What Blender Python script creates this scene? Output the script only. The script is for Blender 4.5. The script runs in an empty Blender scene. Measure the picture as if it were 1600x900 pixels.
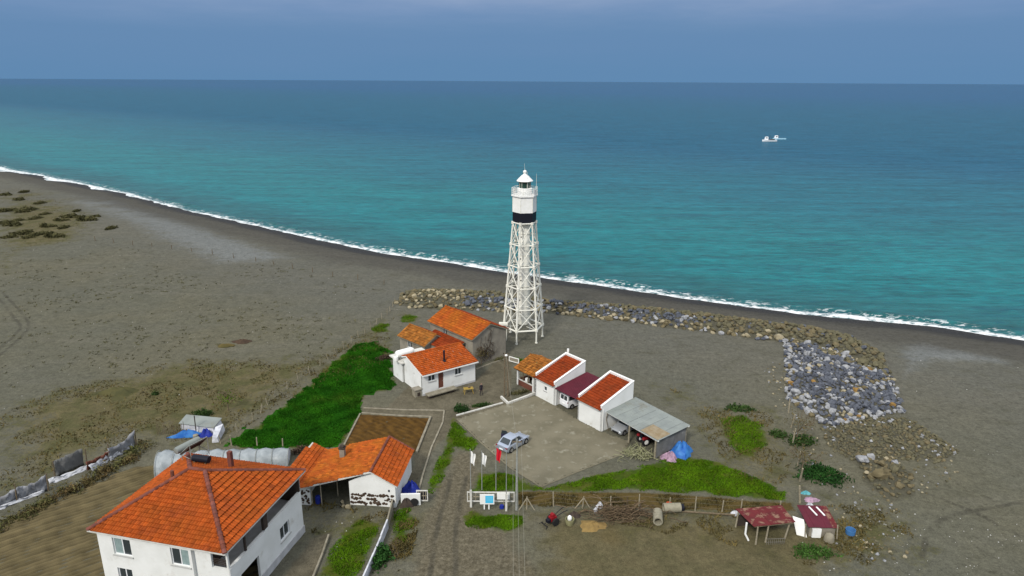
import bpy, bmesh, math, random
import numpy as np
from mathutils import Matrix, Vector
R = math.radians
random.seed(7); rng = np.random.default_rng(7)
sc = bpy.context.scene
COL = sc.collection

# ------------------------------------------------------------------ camera
cam_d = bpy.data.cameras.new('camera'); cam = bpy.data.objects.new('camera', cam_d); COL.objects.link(cam)
cam_d.sensor_width = 36; cam_d.lens = 24.01; cam_d.clip_start = 0.5; cam_d.clip_end = 120000
cam.matrix_world = Matrix.Translation((0, 0, 40)) @ Matrix.Rotation(R(90-16.867), 4, 'X') @ Matrix.Rotation(0.005625, 4, 'Z')
sc.camera = cam

# ------------------------------------------------------------------ light
SUN_EL, SUN_AZ = R(42), R(206)      # azimuth clockwise from +Y: sun behind the left shoulder
sd = Vector((math.sin(SUN_AZ)*math.cos(SUN_EL), math.cos(SUN_AZ)*math.cos(SUN_EL), math.sin(SUN_EL)))
sun_d = bpy.data.lights.new('sun', 'SUN'); sun_d.energy = 2.0; sun_d.angle = R(10); sun_d.color = (1, .95, .87)
sun = bpy.data.objects.new('sun', sun_d); COL.objects.link(sun)
sun.rotation_euler = sd.to_track_quat('Z', 'Y').to_euler(); sun.location = (-60, -60, 120)
sc.view_settings.view_transform = 'Standard'; sc.view_settings.look = 'None'
sc.view_settings.gamma = 1; sc.view_settings.exposure = 0.6

class NT:
    """tiny helper for node trees"""
    def __init__(s, nt): s.nt = nt; s.L = nt.links
    def put(s, sock, v):
        if v is None: return
        if hasattr(v, 'is_output'): s.L.new(v, sock)
        elif isinstance(v, (tuple, list)) and sock.type == 'RGBA' and len(v) == 3: sock.default_value = (*v, 1)
        else: sock.default_value = v
    def node(s, t, **kw):
        n = s.nt.nodes.new(t)
        for k, v in kw.items(): setattr(n, k, v)
        return n
    def math(s, op, a, b=None, c=None, clamp=False):
        n = s.node('ShaderNodeMath', operation=op, use_clamp=clamp)
        s.put(n.inputs[0], a); s.put(n.inputs[1], b); s.put(n.inputs[2], c)
        return n.outputs[0]
    def mix(s, f, a, b, mode='MIX'):
        n = s.node('ShaderNodeMix', data_type='RGBA', blend_type=mode)
        s.put(n.inputs[0], f); s.put(n.inputs[6], a); s.put(n.inputs[7], b)
        return n.outputs[2]
    def noise(s, vec, scale, detail=3, rough=.55, dist=0):
        n = s.node('ShaderNodeTexNoise'); s.put(n.inputs['Vector'], vec)
        n.inputs['Scale'].default_value = scale; n.inputs['Detail'].default_value = detail
        n.inputs['Roughness'].default_value = rough; n.inputs['Distortion'].default_value = dist
        return n.outputs[0]
    def step(s, x, a, b):
        n = s.node('ShaderNodeMapRange', interpolation_type='SMOOTHSTEP')
        s.put(n.inputs[0], x); s.put(n.inputs[1], a); s.put(n.inputs[2], b)
        return n.outputs[0]
    def attr(s, name):
        return s.node('ShaderNodeAttribute', attribute_name=name).outputs['Fac']
    def mapping(s, vec, rot=(0,0,0), scale=(1,1,1)):
        n = s.node('ShaderNodeMapping'); s.put(n.inputs[0], vec)
        n.inputs['Rotation'].default_value = rot; n.inputs['Scale'].default_value = scale
        return n.outputs[0]
    def obj(s): return s.node('ShaderNodeTexCoord').outputs['Object']

# ------------------------------------------------------------------ sky
w = bpy.data.worlds.new('World'); sc.world = w; w.use_nodes = True
t = NT(w.node_tree); w.node_tree.nodes.clear()
sky = t.node('ShaderNodeTexSky', sky_type='NISHITA', sun_disc=False, sun_elevation=SUN_EL, sun_rotation=SUN_AZ)
dirv = t.node('ShaderNodeTexCoord').outputs['Generated']
sep = t.node('ShaderNodeSeparateXYZ'); t.put(sep.inputs[0], dirv)
ramp = t.node('ShaderNodeValToRGB'); ramp.color_ramp.interpolation = 'EASE'
cr = ramp.color_ramp
SKY = [(0.0, (.079, .166, .290)), (.055, (.088, .170, .296)), (.105, (.116, .192, .326)), (.22, (.27, .33, .43)), (.5, (.66, .70, .76)), (1, (.88, .90, .93))]
cr.elements[0].position = 0; cr.elements[1].position = 1
for p_, c_ in SKY[1:-1]: cr.elements.new(p_)
for e_, (p_, c_) in zip(cr.elements, SKY): e_.position = p_; e_.color = (*c_, 1)
warp = t.noise(t.mapping(dirv, scale=(2.2, 2.2, 22)), 1.3, 4, .6)
h_ = t.math('MULTIPLY_ADD', t.math('SUBTRACT', warp, .5), .05, sep.outputs[2])
t.put(ramp.inputs[0], t.math('MAXIMUM', h_, 0))
cl = t.noise(t.mapping(dirv, scale=(1.5, 1.5, 9)), 1.6, 5, .6)
clouds = t.mix(t.math('MULTIPLY', t.step(cl, .35, .7), t.step(sep.outputs[2], .05, .14)), ramp.outputs[0], t.mix(.17, ramp.outputs[0], (.62, .60, .64)))
lift = t.mix(1, clouds, (10, 10, 10), 'MULTIPLY')
bg = t.node('ShaderNodeBackground'); bg.inputs['Strength'].default_value = .1
t.put(bg.inputs['Color'], t.mix(t.math('MULTIPLY', t.step(sep.outputs[2], .1, .4), .12), lift, sky.outputs[0]))
t.L.new(bg.outputs[0], t.node('ShaderNodeOutputWorld').inputs[0])

# ------------------------------------------------------------------ materials
def M(name, c1, c2=None, scale=2.0, rough=.85, spec=.12, metal=0, bump=0, bscale=20, tint=0, c3=None, s3=.6, t3=(.5, .65), stretch=None, alpha=None, trans=0):
    m = bpy.data.materials.new(name); m.use_nodes = True
    t = NT(m.node_tree); b = m.node_tree.nodes['Principled BSDF']
    v = t.obj()
    if stretch: v = t.mapping(v, scale=stretch)
    col = c1
    if c2: col = t.mix(t.step(t.noise(v, scale, 4), .32, .68), c1, c2)
    if c3: col = t.mix(t.step(t.noise(v, s3, 5, .65), *t3), col, c3)
    if tint:
        hs = t.node('ShaderNodeHueSaturation'); t.put(hs.inputs['Color'], col)
        t.put(hs.inputs['Value'], t.math('MULTIPLY_ADD', t.attr('tint'), tint*2, 1-tint)); col = hs.outputs[0]
    t.put(b.inputs['Base Color'], col)
    b.inputs['Roughness'].default_value = rough; b.inputs['Metallic'].default_value = metal
    b.inputs['Specular IOR Level'].default_value = spec
    if trans: b.inputs['Transmission Weight'].default_value = trans
    if alpha is not None:
        b.inputs['Alpha'].default_value = alpha
    if bump:
        bn = t.node('ShaderNodeBump'); bn.inputs['Strength'].default_value = bump; bn.inputs['Distance'].default_value = .05
        t.put(bn.inputs['Height'], t.noise(v, bscale, 4)); t.L.new(bn.outputs[0], b.inputs['Normal'])
    return m

MW  = M('white_render', (.73, .735, .71), (.66, .665, .635), .6, c3=(.52, .50, .45), s3=.7, t3=(.56, .82), bump=.15, bscale=9)
MWB = M('whitewash_plinth', (.50, .50, .50), (.40, .40, .40), 1.2, bump=.2)
MTAN= M('weathered_render', (.27, .245, .195), (.20, .18, .145), .7, c3=(.12, .10, .085), s3=.45, t3=(.56, .75), bump=.2)
MRT = M('roof_tile', (.330, .064, .009), (.285, .064, .009), .5, rough=.8, tint=.30, c3=(.25, .052, .012), s3=.55, t3=(.48, .72))
MRTY= M('roof_tile_lichen', (.325, .092, .010), (.31, .066, .010), .5, rough=.8, tint=.34, c3=(.27, .105, .022), s3=1.1, t3=(.55, .8))
MRTP= M('roof_tile_ochre', (.30, .115, .020), (.23, .082, .016), 1.5, rough=.85, tint=.42, c3=(.15, .095, .03), s3=2.0, t3=(.52, .72))
MRTR= M('roof_tile_red', (.235, .036, .007), (.185, .032, .007), .8, rough=.8, tint=.3, c3=(.26, .075, .012), s3=1.3, t3=(.6, .8))
MRG = M('ridge_tile', (.17, .055, .035), (.13, .052, .045), 2.5, tint=.35)
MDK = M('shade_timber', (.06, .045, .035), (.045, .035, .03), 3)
MGL = M('window_glass', (.03, .04, .045), rough=.12, spec=.6)
MGLG= M('curtained_glass', (.26, .34, .33), (.20, .27, .27), 3, rough=.2, spec=.5)
MFR = M('window_frame', (.75, .76, .76), rough=.5)
MSL = M('stone_sill', (.42, .42, .40), rough=.8)
MFA = M('fascia', (.60, .59, .55), (.48, .47, .42), 2)
MCON= M('concrete', (.172, .155, .108), (.125, .113, .076), .45, c3=(.235, .22, .165), s3=.9, t3=(.52, .72), bump=.3, bscale=6)
MKER= M('kerb_stone', (.27, .245, .185), (.19, .17, .125), 1.5, bump=.3)
MSTE= M('painted_steel', (.74, .73, .66), (.66, .65, .57), 1.5, rough=.5, c3=(.50, .45, .33), s3=2.2, t3=(.66, .85))
MCYL= M('tower_tube', (.76, .75, .68), (.70, .69, .61), .8, rough=.55, c3=(.50, .46, .34), s3=1.4, t3=(.65, .85))
MWHT= M('white_paint', (.80, .80, .78), (.74, .74, .70), 1.5, rough=.45)
MBLK= M('black_paint', (.012, .013, .02), rough=.45)
MLAN= M('lantern_glass', (.012, .045, .035), rough=.08, spec=.7)
MZIN= M('zinc_sheet', (.235, .258, .24), (.195, .215, .205), .8, rough=.6, c3=(.185, .19, .165), s3=.35, t3=(.55, .66), tint=.06)
MRUS= M('rusty_sheet', (.22, .165, .095), (.28, .235, .16), 1.5, rough=.7)
MMAR= M('maroon_sheet', (.105, .018, .030), (.085, .016, .026), 1.0, rough=.55, tint=.08)
MREDS=M('red_rusty_sheet', (.135, .022, .024), (.105, .020, .022), 1.5, rough=.7, c3=(.25, .15, .10), s3=1.6, t3=(.50, .66), tint=.15)
MGRY= M('grey_board', (.155, .155, .15), (.12, .12, .115), 1.2, c3=(.22, .22, .215), s3=.8, t3=(.5, .75))
MTIM= M('weathered_wood', (.165, .13, .085), (.11, .085, .055), 5, rough=.9)
MTIMP=M('pale_post', (.31, .275, .20), (.22, .19, .13), 5, rough=.9)
MBRK= M('brick_red', (.16, .06, .04), (.12, .05, .035), 6, bump=.3)
MSOIL=M('tilled_soil', (.088, .046, .009), (.062, .032, .006), 1.2, tint=.35, bump=.5, bscale=10)
MFLD= M('ploughed_field', (.108, .086, .043), (.082, .066, .032), .35, tint=.42, bump=.5, bscale=7)
MLWN= M('clover_lawn', (.019, .090, .004), (.010, .056, .003), .35, tint=.5, rough=.9, spec=.03, c3=(.045, .085, .008), s3=.14, t3=(.52, .75))
MGRS= M('short_grass', (.064, .128, .004), (.042, .096, .003), .4, tint=.4, rough=.9, spec=.03, c3=(.095, .112, .012), s3=.5, t3=(.55, .75))
MDRY= M('dry_weeds', (.105, .080, .028), (.068, .058, .020), .5, tint=.4, rough=.9)
MSHR= M('shrub_leaf', (.035, .068, .014), (.020, .042, .010), 1.5, tint=.45, rough=.7)
MDSH= M('dune_scrub', (.085, .078, .032), (.055, .055, .024), .9, tint=.45, rough=.9)
MHDG= M('hedge_brush', (.075, .082, .028), (.10, .070, .030), .6, tint=.45, rough=.9)
MBRN= M('brown_twigs', (.070, .046, .030), (.050, .034, .024), 2, tint=.3, rough=.9)
MPLA= M('greenhouse_film', (.42, .46, .48), (.30, .335, .355), 1.4, rough=.3, alpha=.70, bump=.5, bscale=3)
MTRP= M('grey_tarp', (.30, .31, .335), (.16, .16, .165), 1.0, rough=.55, bump=.6, bscale=3)
MTRW= M('white_tarp', (.58, .59, .62), (.38, .39, .42), 1.2, rough=.5, bump=.6, bscale=3)
MTRB= M('blue_tarp', (.02, .10, .36), (.05, .19, .46), 1.5, rough=.45, bump=.8, bscale=4)
MNVY= M('navy_tarp', (.012, .022, .18), (.02, .035, .26), 1.5, rough=.45, bump=.8, bscale=4)
MPNK= M('pink_cloth', (.42, .27, .35), (.22, .15, .20), 3, rough=.8, bump=.8, bscale=5)
MRED= M('red_paint', (.22, .012, .016), rough=.45)
MREDF=M('red_flag', (.55, .015, .03), rough=.7)
MORG= M('orange_plastic', (.50, .09, .03), rough=.5)
MSIL= M('silver_paint', (.42, .47, .56), rough=.28, metal=.55, spec=.5)
MSLV= M('pale_silver_paint', (.50, .52, .54), rough=.3, metal=.5, spec=.5)
MVAN= M('white_car_paint', (.78, .79, .80), rough=.35, spec=.5)
MTYR= M('rubber', (.02, .02, .02), rough=.8)
MRIM= M('alloy', (.45, .46, .48), rough=.35, metal=.8)
MTLL= M('tail_light', (.22, .02, .02), rough=.3)
MHDL= M('head_light', (.30, .32, .34), rough=.15, spec=.7)
MDIN= M('dark_interior', (.03, .028, .06), rough=.7)
MCPI= M('concrete_pipe', (.27, .25, .185), (.21, .195, .14), 3, bump=.3)
MPOL= M('galvanised_pole', (.29, .30, .28), (.22, .23, .21), 4, rough=.5)
MWIR= M('wire', (.16, .15, .13), rough=.6)
MCABL=M('wire_cable', (.26, .25, .20), rough=.6)
MSGB= M('sign_blue', (.06, .42, .66), (.09, .50, .74), 1.2, rough=.4)
MYEL= M('yellow_wood', (.34, .25, .06), (.28, .18, .04), 4, rough=.6)
MCLO= M('dark_clothes', (.022, .018, .026), rough=.9)
MSKN= M('skin', (.42, .26, .19), rough=.6)
MHAI= M('dark_hair', (.02, .015, .012), rough=.7)
MLIT= M('pale_litter', (.48, .48, .46), (.30, .29, .26), 5)
MGRV= M('gravel', (.30, .27, .21), (.22, .20, .15), .3, tint=.4)
MHUL= M('boat_white', (.80, .81, .82), rough=.4)
MHUB= M('boat_pale_blue', (.42, .68, .80), rough=.4)
MSTR= M('straw', (.23, .155, .055), (.18, .12, .045), 3, tint=.3)

# ------------------------------------------------------------------ geometry helpers
class MB:
    def __init__(s): s.v = []; s.f = []; s.t = []; s.m = []
    def face(s, pts, tint=.5, mi=0):
        i = len(s.v); s.v += [tuple(p) for p in pts]; s.f.append(tuple(range(i, i+len(pts)))); s.t.append(tint); s.m.append(mi)
    def raw(s, vs, fs, tint=.5, mi=0):
        i = len(s.v); s.v += [tuple(p) for p in vs]
        for f in fs: s.f.append(tuple(i+k for k in f)); s.t.append(tint); s.m.append(mi)
    def box(s, x0, x1, y0, y1, z0, z1, tint=.5, mi=0):
        s.raw([(x0,y0,z0),(x1,y0,z0),(x1,y1,z0),(x0,y1,z0),(x0,y0,z1),(x1,y0,z1),(x1,y1,z1),(x0,y1,z1)],
              [(3,2,1,0),(4,5,6,7),(0,1,5,4),(1,2,6,5),(2,3,7,6),(3,0,4,7)], tint, mi)
    def hexa(s, b, tp, tint=.5, mi=0):          # bottom quad, top quad
        s.raw(list(b)+list(tp), [(3,2,1,0),(4,5,6,7),(0,1,5,4),(1,2,6,5),(2,3,7,6),(3,0,4,7)], tint, mi)
    def slab(s, poly, th, tint=.5, mi=0):       # any planar polygon thickened downwards
        n = len(poly); lo = [(p[0],p[1],p[2]-th) for p in poly]
        s.raw(list(poly)+lo, [tuple(range(n)), tuple(range(2*n-1, n-1, -1))]+[(i, n+i, n+(i+1)%n, (i+1)%n) for i in range(n)], tint, mi)
    def tube(s, a, b, r0, r1=None, n=6, cap=True, tint=.5, mi=0):
        r1 = r0 if r1 is None else r1
        a = Vector(a); b = Vector(b); d = (b-a).normalized()
        x = d.orthogonal().normalized(); y = d.cross(x)
        vs = []
        for p, r in ((a, r0), (b, r1)):
            for k in range(n):
                q = 2*math.pi*(k+.5)/n; vs.append(p + x*(r*math.cos(q)) + y*(r*math.sin(q)))
        fs = [(k, (k+1)%n, n+(k+1)%n, n+k) for k in range(n)]
        if cap: fs += [tuple(range(n-1, -1, -1)), tuple(range(n, 2*n))]
        s.raw(vs, fs, tint, mi)
    def path(s, pts, r, n=5, tint=.5, mi=0):
        for a, b in zip(pts, pts[1:]): s.tube(a, b, r, r, n, True, tint, mi)
    def lathe(s, prof, n=16, c=(0,0,0), tint=.5, mi=0, a0=0, axis='z'):
        vs = []
        for r, z in prof:
            for k in range(n):
                q = 2*math.pi*k/n + a0
                p = (r*math.cos(q), r*math.sin(q), z)
                if axis == 'x': p = (p[2], p[0], p[1])
                elif axis == 'y': p = (p[0], p[2], p[1])
                vs.append((c[0]+p[0], c[1]+p[1], c[2]+p[2]))
        fs = []
        for j in range(len(prof)-1):
            for k in range(n): fs.append((j*n+k, j*n+(k+1)%n, (j+1)*n+(k+1)%n, (j+1)*n+k))
        fs.append(tuple(range(n-1, -1, -1))); fs.append(tuple(range((len(prof)-1)*n, len(prof)*n)))
        s.raw(vs, fs, tint, mi)
    def mesh(s, name, mats, smooth=None):
        me = bpy.data.meshes.new(name); me.from_pydata(s.v, [], s.f)
        for m in (mats if isinstance(mats, (list, tuple)) else [mats]): me.materials.append(m)
        a = me.attributes.new('tint', 'FLOAT', 'FACE'); a.data.foreach_set('value', s.t)
        me.polygons.foreach_set('material_index', s.m)
        if smooth:
            me.polygons.foreach_set('use_smooth', [True]*len(s.f)); me.set_sharp_from_angle(angle=R(smooth))
        me.update(); return me
    def build(s, name, mats, parent=None, smooth=None, kind=None):
        return link(name, s.mesh(name, mats, smooth), parent, kind)

def link(name, me, parent=None, kind=None):
    o = bpy.data.objects.new(name, me); COL.objects.link(o)
    if parent: o.parent = parent
    if kind: o['kind'] = kind
    return o
def tag(o, label, cat, group=None):
    o['label'] = label; o['category'] = cat
    if group: o['group'] = group
    return o
def thing(name, label, cat, loc=(0,0,0), th=0, group=None):
    o = bpy.data.objects.new(name, None); COL.objects.link(o); o.empty_display_size = .3
    o.location = loc if len(loc) == 3 else (*loc, 0); o.rotation_euler = (0, 0, R(th))
    return tag(o, label, cat, group)
def dup(root, loc, th=None, label=None, scale=None):
    r = root.copy(); COL.objects.link(r); r.location = loc if len(loc) == 3 else (*loc, 0)
    if th is not None: r.rotation_euler = (0, 0, R(th))
    if scale: r.scale = (scale,)*3
    if label: r['label'] = label
    for ch in list(root.children):
        c = ch.copy(); COL.objects.link(c); c.parent = r
        for g in list(ch.children):
            d = g.copy(); COL.objects.link(d); d.parent = c
    return r

def seg_dist(px, py, poly, closed=True):
    d = np.full(px.shape, 1e9)
    n = len(poly)
    for i in range(n if closed else n-1):
        ax, ay = poly[i]; bx, by = poly[(i+1) % n]
        ux, uy = bx-ax, by-ay; l2 = ux*ux+uy*uy+1e-9
        tt = np.clip(((px-ax)*ux+(py-ay)*uy)/l2, 0, 1)
        d = np.minimum(d, np.hypot(px-ax-tt*ux, py-ay-tt*uy))
    return d
def inside(px, py, poly):
    c = np.zeros(px.shape, bool); n = len(poly)
    for i in range(n):
        ax, ay = poly[i]; bx, by = poly[(i+1) % n]
        if ay == by: continue
        c ^= ((ay > py) != (by > py)) & (px < (bx-ax)*(py-ay)/(by-ay)+ax)
    return c
def sdf(px, py, poly):
    d = seg_dist(px, py, poly); return np.where(inside(px, py, poly), d, -d)
def sample(poly, n):
    xs = [p[0] for p in poly]; ys = [p[1] for p in poly]; out = np.zeros((0, 2))
    while len(out) < n:
        q = np.column_stack([rng.uniform(min(xs), max(xs), n*2), rng.uniform(min(ys), max(ys), n*2)])
        out = np.vstack([out, q[inside(q[:, 0], q[:, 1], poly)]])
    return out[:n]
_ph = rng.uniform(0, 6.28, (40,)); _an = rng.uniform(0, 6.28, (40,))
def nz(x, y, s, k=0):                    # cheap smooth 2-D noise, about -1..1
    v = 0
    for i in range(6):
        a = _an[(k*6+i) % 40]; f = s*(1+.37*i); v = v + np.sin((x*math.cos(a)+y*math.sin(a))*f+_ph[(k*6+i) % 40])
    return v/3.2

# ------------------------------------------------------------------ shoreline (true coordinates, metres; camera foot = origin)
SHORE = [(87.82, 109.6), (75.34, 116.43), (65.2, 119.37), (54.74, 122.83), (44.09, 127.67), (32.75, 133.3), (20.53, 139.87), (7.13, 146.54), (-2.97, 151.69), (-15.48, 159.53), (-32.48, 168.08), (-52.7, 182.85), (-77.19, 202.12), (-106.5, 224.44), (-146.59, 259.3), (-194.16, 296.11), (-251.11, 336.78)]
TN = np.array([-.8, .6]); NN = np.array([.6, .8])      # along the shore (leftwards), out to sea
_S = np.array([np.dot(p, TN) for p in SHORE]); _D = np.array([np.dot(p, NN) for p in SHORE])
def shore_d(x, y):                       # metres inland (negative = sea)
    s = -.8*x+.6*y; dd = .6*x+.8*y
    base = np.interp(s, _S, _D)
    base = base + np.where(s < _S[0], (s-_S[0])*-.02, 0) + np.where(s > _S[-1], (s-_S[-1])*.02, 0)
    return base-dd

BELT = [(-22.17, 121.58), (-20.24, 128.92), (-12.74, 129.93), (-3.81, 129.67), (7.32, 123.68), (19.31, 122.33), (34.87, 117.39), (50.06, 111.83), (56.34, 106.3), (57.27, 98.24), (53.66, 89.14), (48.58, 96.08), (44.1, 102.63), (41.71, 104.02), (35.17, 106.56), (22.13, 111.04), (6.95, 116.55), (-4.62, 117.43), (-18.85, 119.37)]
SLOPE = [(44.44, 104.06), (49.5, 98.13), (53.89, 89.59), (49.95, 78.71), (43.85, 76.57), (38.11, 74.38), (36.48, 81.82)]
RUBBLE = [(37.72, 74.37), (43.45, 76.57), (49.33, 77.14), (50.94, 68.84), (47.43, 66.63), (41.53, 67.5), (37.62, 66.79), (36.75, 70.25)]
FEWBIG = [(38.5, 67.88), (42.61, 67.52), (42.59, 63.65), (40.62, 60.13), (37.76, 59.0), (37.01, 62.39)]
def gz(x, y):
    x = np.asarray(x, float); y = np.asarray(y, float)
    d = shore_d(x, y)
    z = np.interp(d, [-400, -60, -12, 0, 9, 14, 26], [-14, -8, -4, -2.02, -.95, -.6, 0])
    dune = np.exp(-(((x+95)/26)**2+((y-185)/40)**2))*1.1 + np.exp(-(((x+75)/30)**2+((y-120)/12)**2))*.4
    z = z + dune*np.clip((d-12)/20, 0, 1)
    rough = np.clip((d-2)/10, 0, 1)*np.clip((np.hypot(x-3, y-75)-18)/14, .12, 1)
    z = z + rough*(nz(x, y, .21, 0)*.10+nz(x, y, .55, 2)*.05+nz(x, y, 1.3, 3)*.022)
    for pl, k, mx in ((BELT, .30, 1.0), (SLOPE, .22, .8), (RUBBLE, .16, .45), (FEWBIG, .2, .3)):
        z = z + np.clip(sdf(x, y, pl)*k, 0, mx)
    return z
def g1(p, dz=0): return (p[0], p[1], float(gz(p[0], p[1]))+dz)

# ------------------------------------------------------------------ ground regions (metres)
LAWN  = [(-32.75, 69.63), (-30.65, 73.58), (-28.22, 83.5), (-26.47, 93.53), (-24.65, 100.75), (-21.94, 101.9), (-19.27, 98.94), (-17.41, 91.54), (-15.96, 86.08), (-16.21, 84.45), (-19.51, 82.83), (-19.54, 79.82), (-18.73, 77.53), (-19.29, 75.0), (-19.28, 70.36), (-20.61, 68.91), (-25.95, 68.57), (-30.74, 68.8)]
PLOT  = [(-19.0, 69.78), (-18.86, 77.01), (-10.12, 76.1), (-10.7, 68.18), (-13.72, 64.95), (-18.01, 65.55)]
YARD  = [(-6.7, 75.97), (-1.07, 79.69), (3.31, 82.73), (5.69, 79.77), (8.29, 75.82), (10.78, 72.96), (13.77, 70.73), (12.45, 67.87), (8.06, 64.92), (3.08, 61.35), (2.25, 62.4), (0.11, 64.71), (-3.45, 70.24)]
FIELD = [(-49.57, 52.3), (-47.64, 54.45), (-45.1, 57.9), (-43.07, 61.95), (-40.32, 64.93), (-32.99, 64.75), (-24.87, 61.19), (-20.34, 47.96), (-23.43, 40.45), (-41.25, 40.33)]
GREENS = {'clover_grass': [(3.06, 60.78), (7.18, 62.93), (11.06, 64.2), (14.03, 65.5), (19.07, 67.67), (22.64, 66.37), (25.88, 63.48), (28.11, 60.79), (27.38, 59.23), (24.5, 59.42), (19.59, 60.26), (11.9, 60.86), (6.96, 60.59)],
 'verge_grass': [(-4.12, 60.48), (-3.43, 63.8), (-1.6, 64.07), (0.11, 63.59), (2.1, 61.81), (3.4, 61.01), (0.9, 60.3), (-2.48, 60.27)],
 'gate_grass': [(-4.66, 56.21), (-3.92, 57.13), (-2.22, 56.74), (1.05, 56.47), (1.33, 54.89), (-0.47, 54.11), (-4.07, 54.65)],
 'path_grass': [(-7.18, 75.97), (-5.92, 73.87), (-3.74, 70.24), (-4.37, 68.24), (-6.31, 69.06), (-6.98, 63.15), (-7.9, 59.99), (-8.73, 60.43), (-8.17, 66.04), (-7.61, 70.49)],
 'garden_grass': [(-15.94, 47.61), (-16.06, 51.44), (-15.38, 54.36), (-14.18, 55.73), (-12.35, 54.77), (-12.1, 52.18), (-12.6, 49.62), (-12.94, 47.63)],
 'yellow_grass': [(25.88, 76.36), (29.22, 78.11), (30.82, 75.26), (29.63, 70.17), (26.48, 67.34), (24.97, 69.41)],
 'hollow_grass': [(-23.95, 108.37), (-22.93, 110.94), (-20.83, 110.33), (-20.61, 106.58), (-22.62, 105.94)],
 'seawall_grass': [(-20.0, 113.32), (-18.38, 116.12), (-16.77, 114.4), (-16.98, 111.04), (-18.91, 110.69)],
 'wall_grass': [(-11.28, 56.96), (-9.95, 58.02), (-9.01, 55.77), (-9.56, 52.2), (-10.72, 52.19)]}
WEEDS = [[(0.64, 60.53), (6.61, 60.25), (13.13, 60.42), (19.45, 59.7), (24.92, 58.77), (27.94, 58.37), (27.37, 56.91), (18.79, 57.24), (6.41, 57.96), (0.75, 57.91)],
 [(-64.47, 77.84), (-59.47, 85.51), (-47.84, 94.68), (-30.67, 94.93), (-24.73, 102.99), (-31.11, 74.86), (-34.6, 70.19), (-43.41, 70.09), (-49.94, 57.64)],
 [(-17.26, 95.13), (-22.28, 112.27), (-18.33, 115.76), (-25.36, 105.9), (-31.13, 81.91), (-32.39, 70.21), (-30.72, 78.25)],
 [(21.32, 86.58), (26.23, 78.95), (32.79, 79.03), (32.31, 69.49), (27.83, 60.56), (24.03, 64.08), (22.09, 75.49)],
 [(17.54, 57.23), (22.53, 57.28), (20.13, 51.58), (14.6, 52.41), (9.78, 55.16)],
 [(31.12, 58.4), (38.11, 58.47), (36.78, 51.72), (29.26, 49.15), (24.06, 49.92)],
 [(-9.95, 58.02), (-8.56, 56.99), (-8.73, 49.65), (-9.85, 48.04), (-11.25, 51.31)],
 [(-21.26, 60.09), (-15.79, 57.44), (-11.65, 56.96), (-12.33, 54.01), (-17.4, 53.04), (-18.54, 53.95)],
 [(-108.58, 139.18), (-199.26, 265.27), (-174.29, 250.18), (-125.23, 202.48), (-110.52, 168.98), (-118.68, 161.91)]]
ROAD  = [(-7.5, 41.17), (-8.5, 48.05), (-8.48, 54.04), (-8.24, 58.46), (-7.38, 63.76), (-6.25, 68.36), (-3.87, 68.39), (-2.95, 63.8), (-3.97, 58.07), (0.13, 53.65), (2.82, 47.76), (3.02, 41.25)]
COURT = [(-14.02, 86.11), (-4.89, 88.35), (-1.87, 95.35), (0.06, 95.38), (0.09, 78.63), (-6.17, 75.15), (-8.05, 70.49), (-10.09, 63.73), (-11.54, 69.01), (-10.12, 76.77), (-16.16, 78.43)]
WALK  = [(-19.23, 47.2), (-18.34, 53.03), (-16.47, 53.97), (-16.47, 52.14), (-16.36, 47.22)]
PATH  = [(-19.22, 79.46), (-8.86, 78.52), (-8.36, 75.13), (-9.77, 61.34), (-10.95, 61.33), (-10.04, 76.1), (-18.93, 77.35)]
PALE  = [(-165.09, 250.52), (-142.58, 243.95), (-94.54, 198.45), (-50.13, 157.12), (-54.19, 151.06), (-67.5, 147.94), (-91.26, 169.45), (-112.46, 193.23), (-152.2, 230.04)]
BANK  = [(0.51, 60.64), (6.63, 60.47), (13.15, 60.53), (19.5, 59.92), (24.39, 59.09), (27.9, 58.91), (27.78, 57.33), (18.87, 57.55), (6.43, 58.17), (0.75, 58.12)]
EARTH = [(1.98, 57.09), (12.56, 57.18), (27.05, 56.1), (31.75, 54.4), (27.25, 48.34), (26.31, 43.98), (2.15, 43.8), (2.66, 50.58)]
PALE2 = [(60.71, 104.89), (68.3, 106.79), (78.74, 97.53), (75.55, 93.07), (63.04, 92.66), (55.66, 87.03), (50.25, 77.5), (51.25, 82.96)]
RUST  = [(7.26, 54.18), (9.89, 55.95), (10.83, 52.38), (9.24, 51.31), (7.65, 52.35)]

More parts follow.
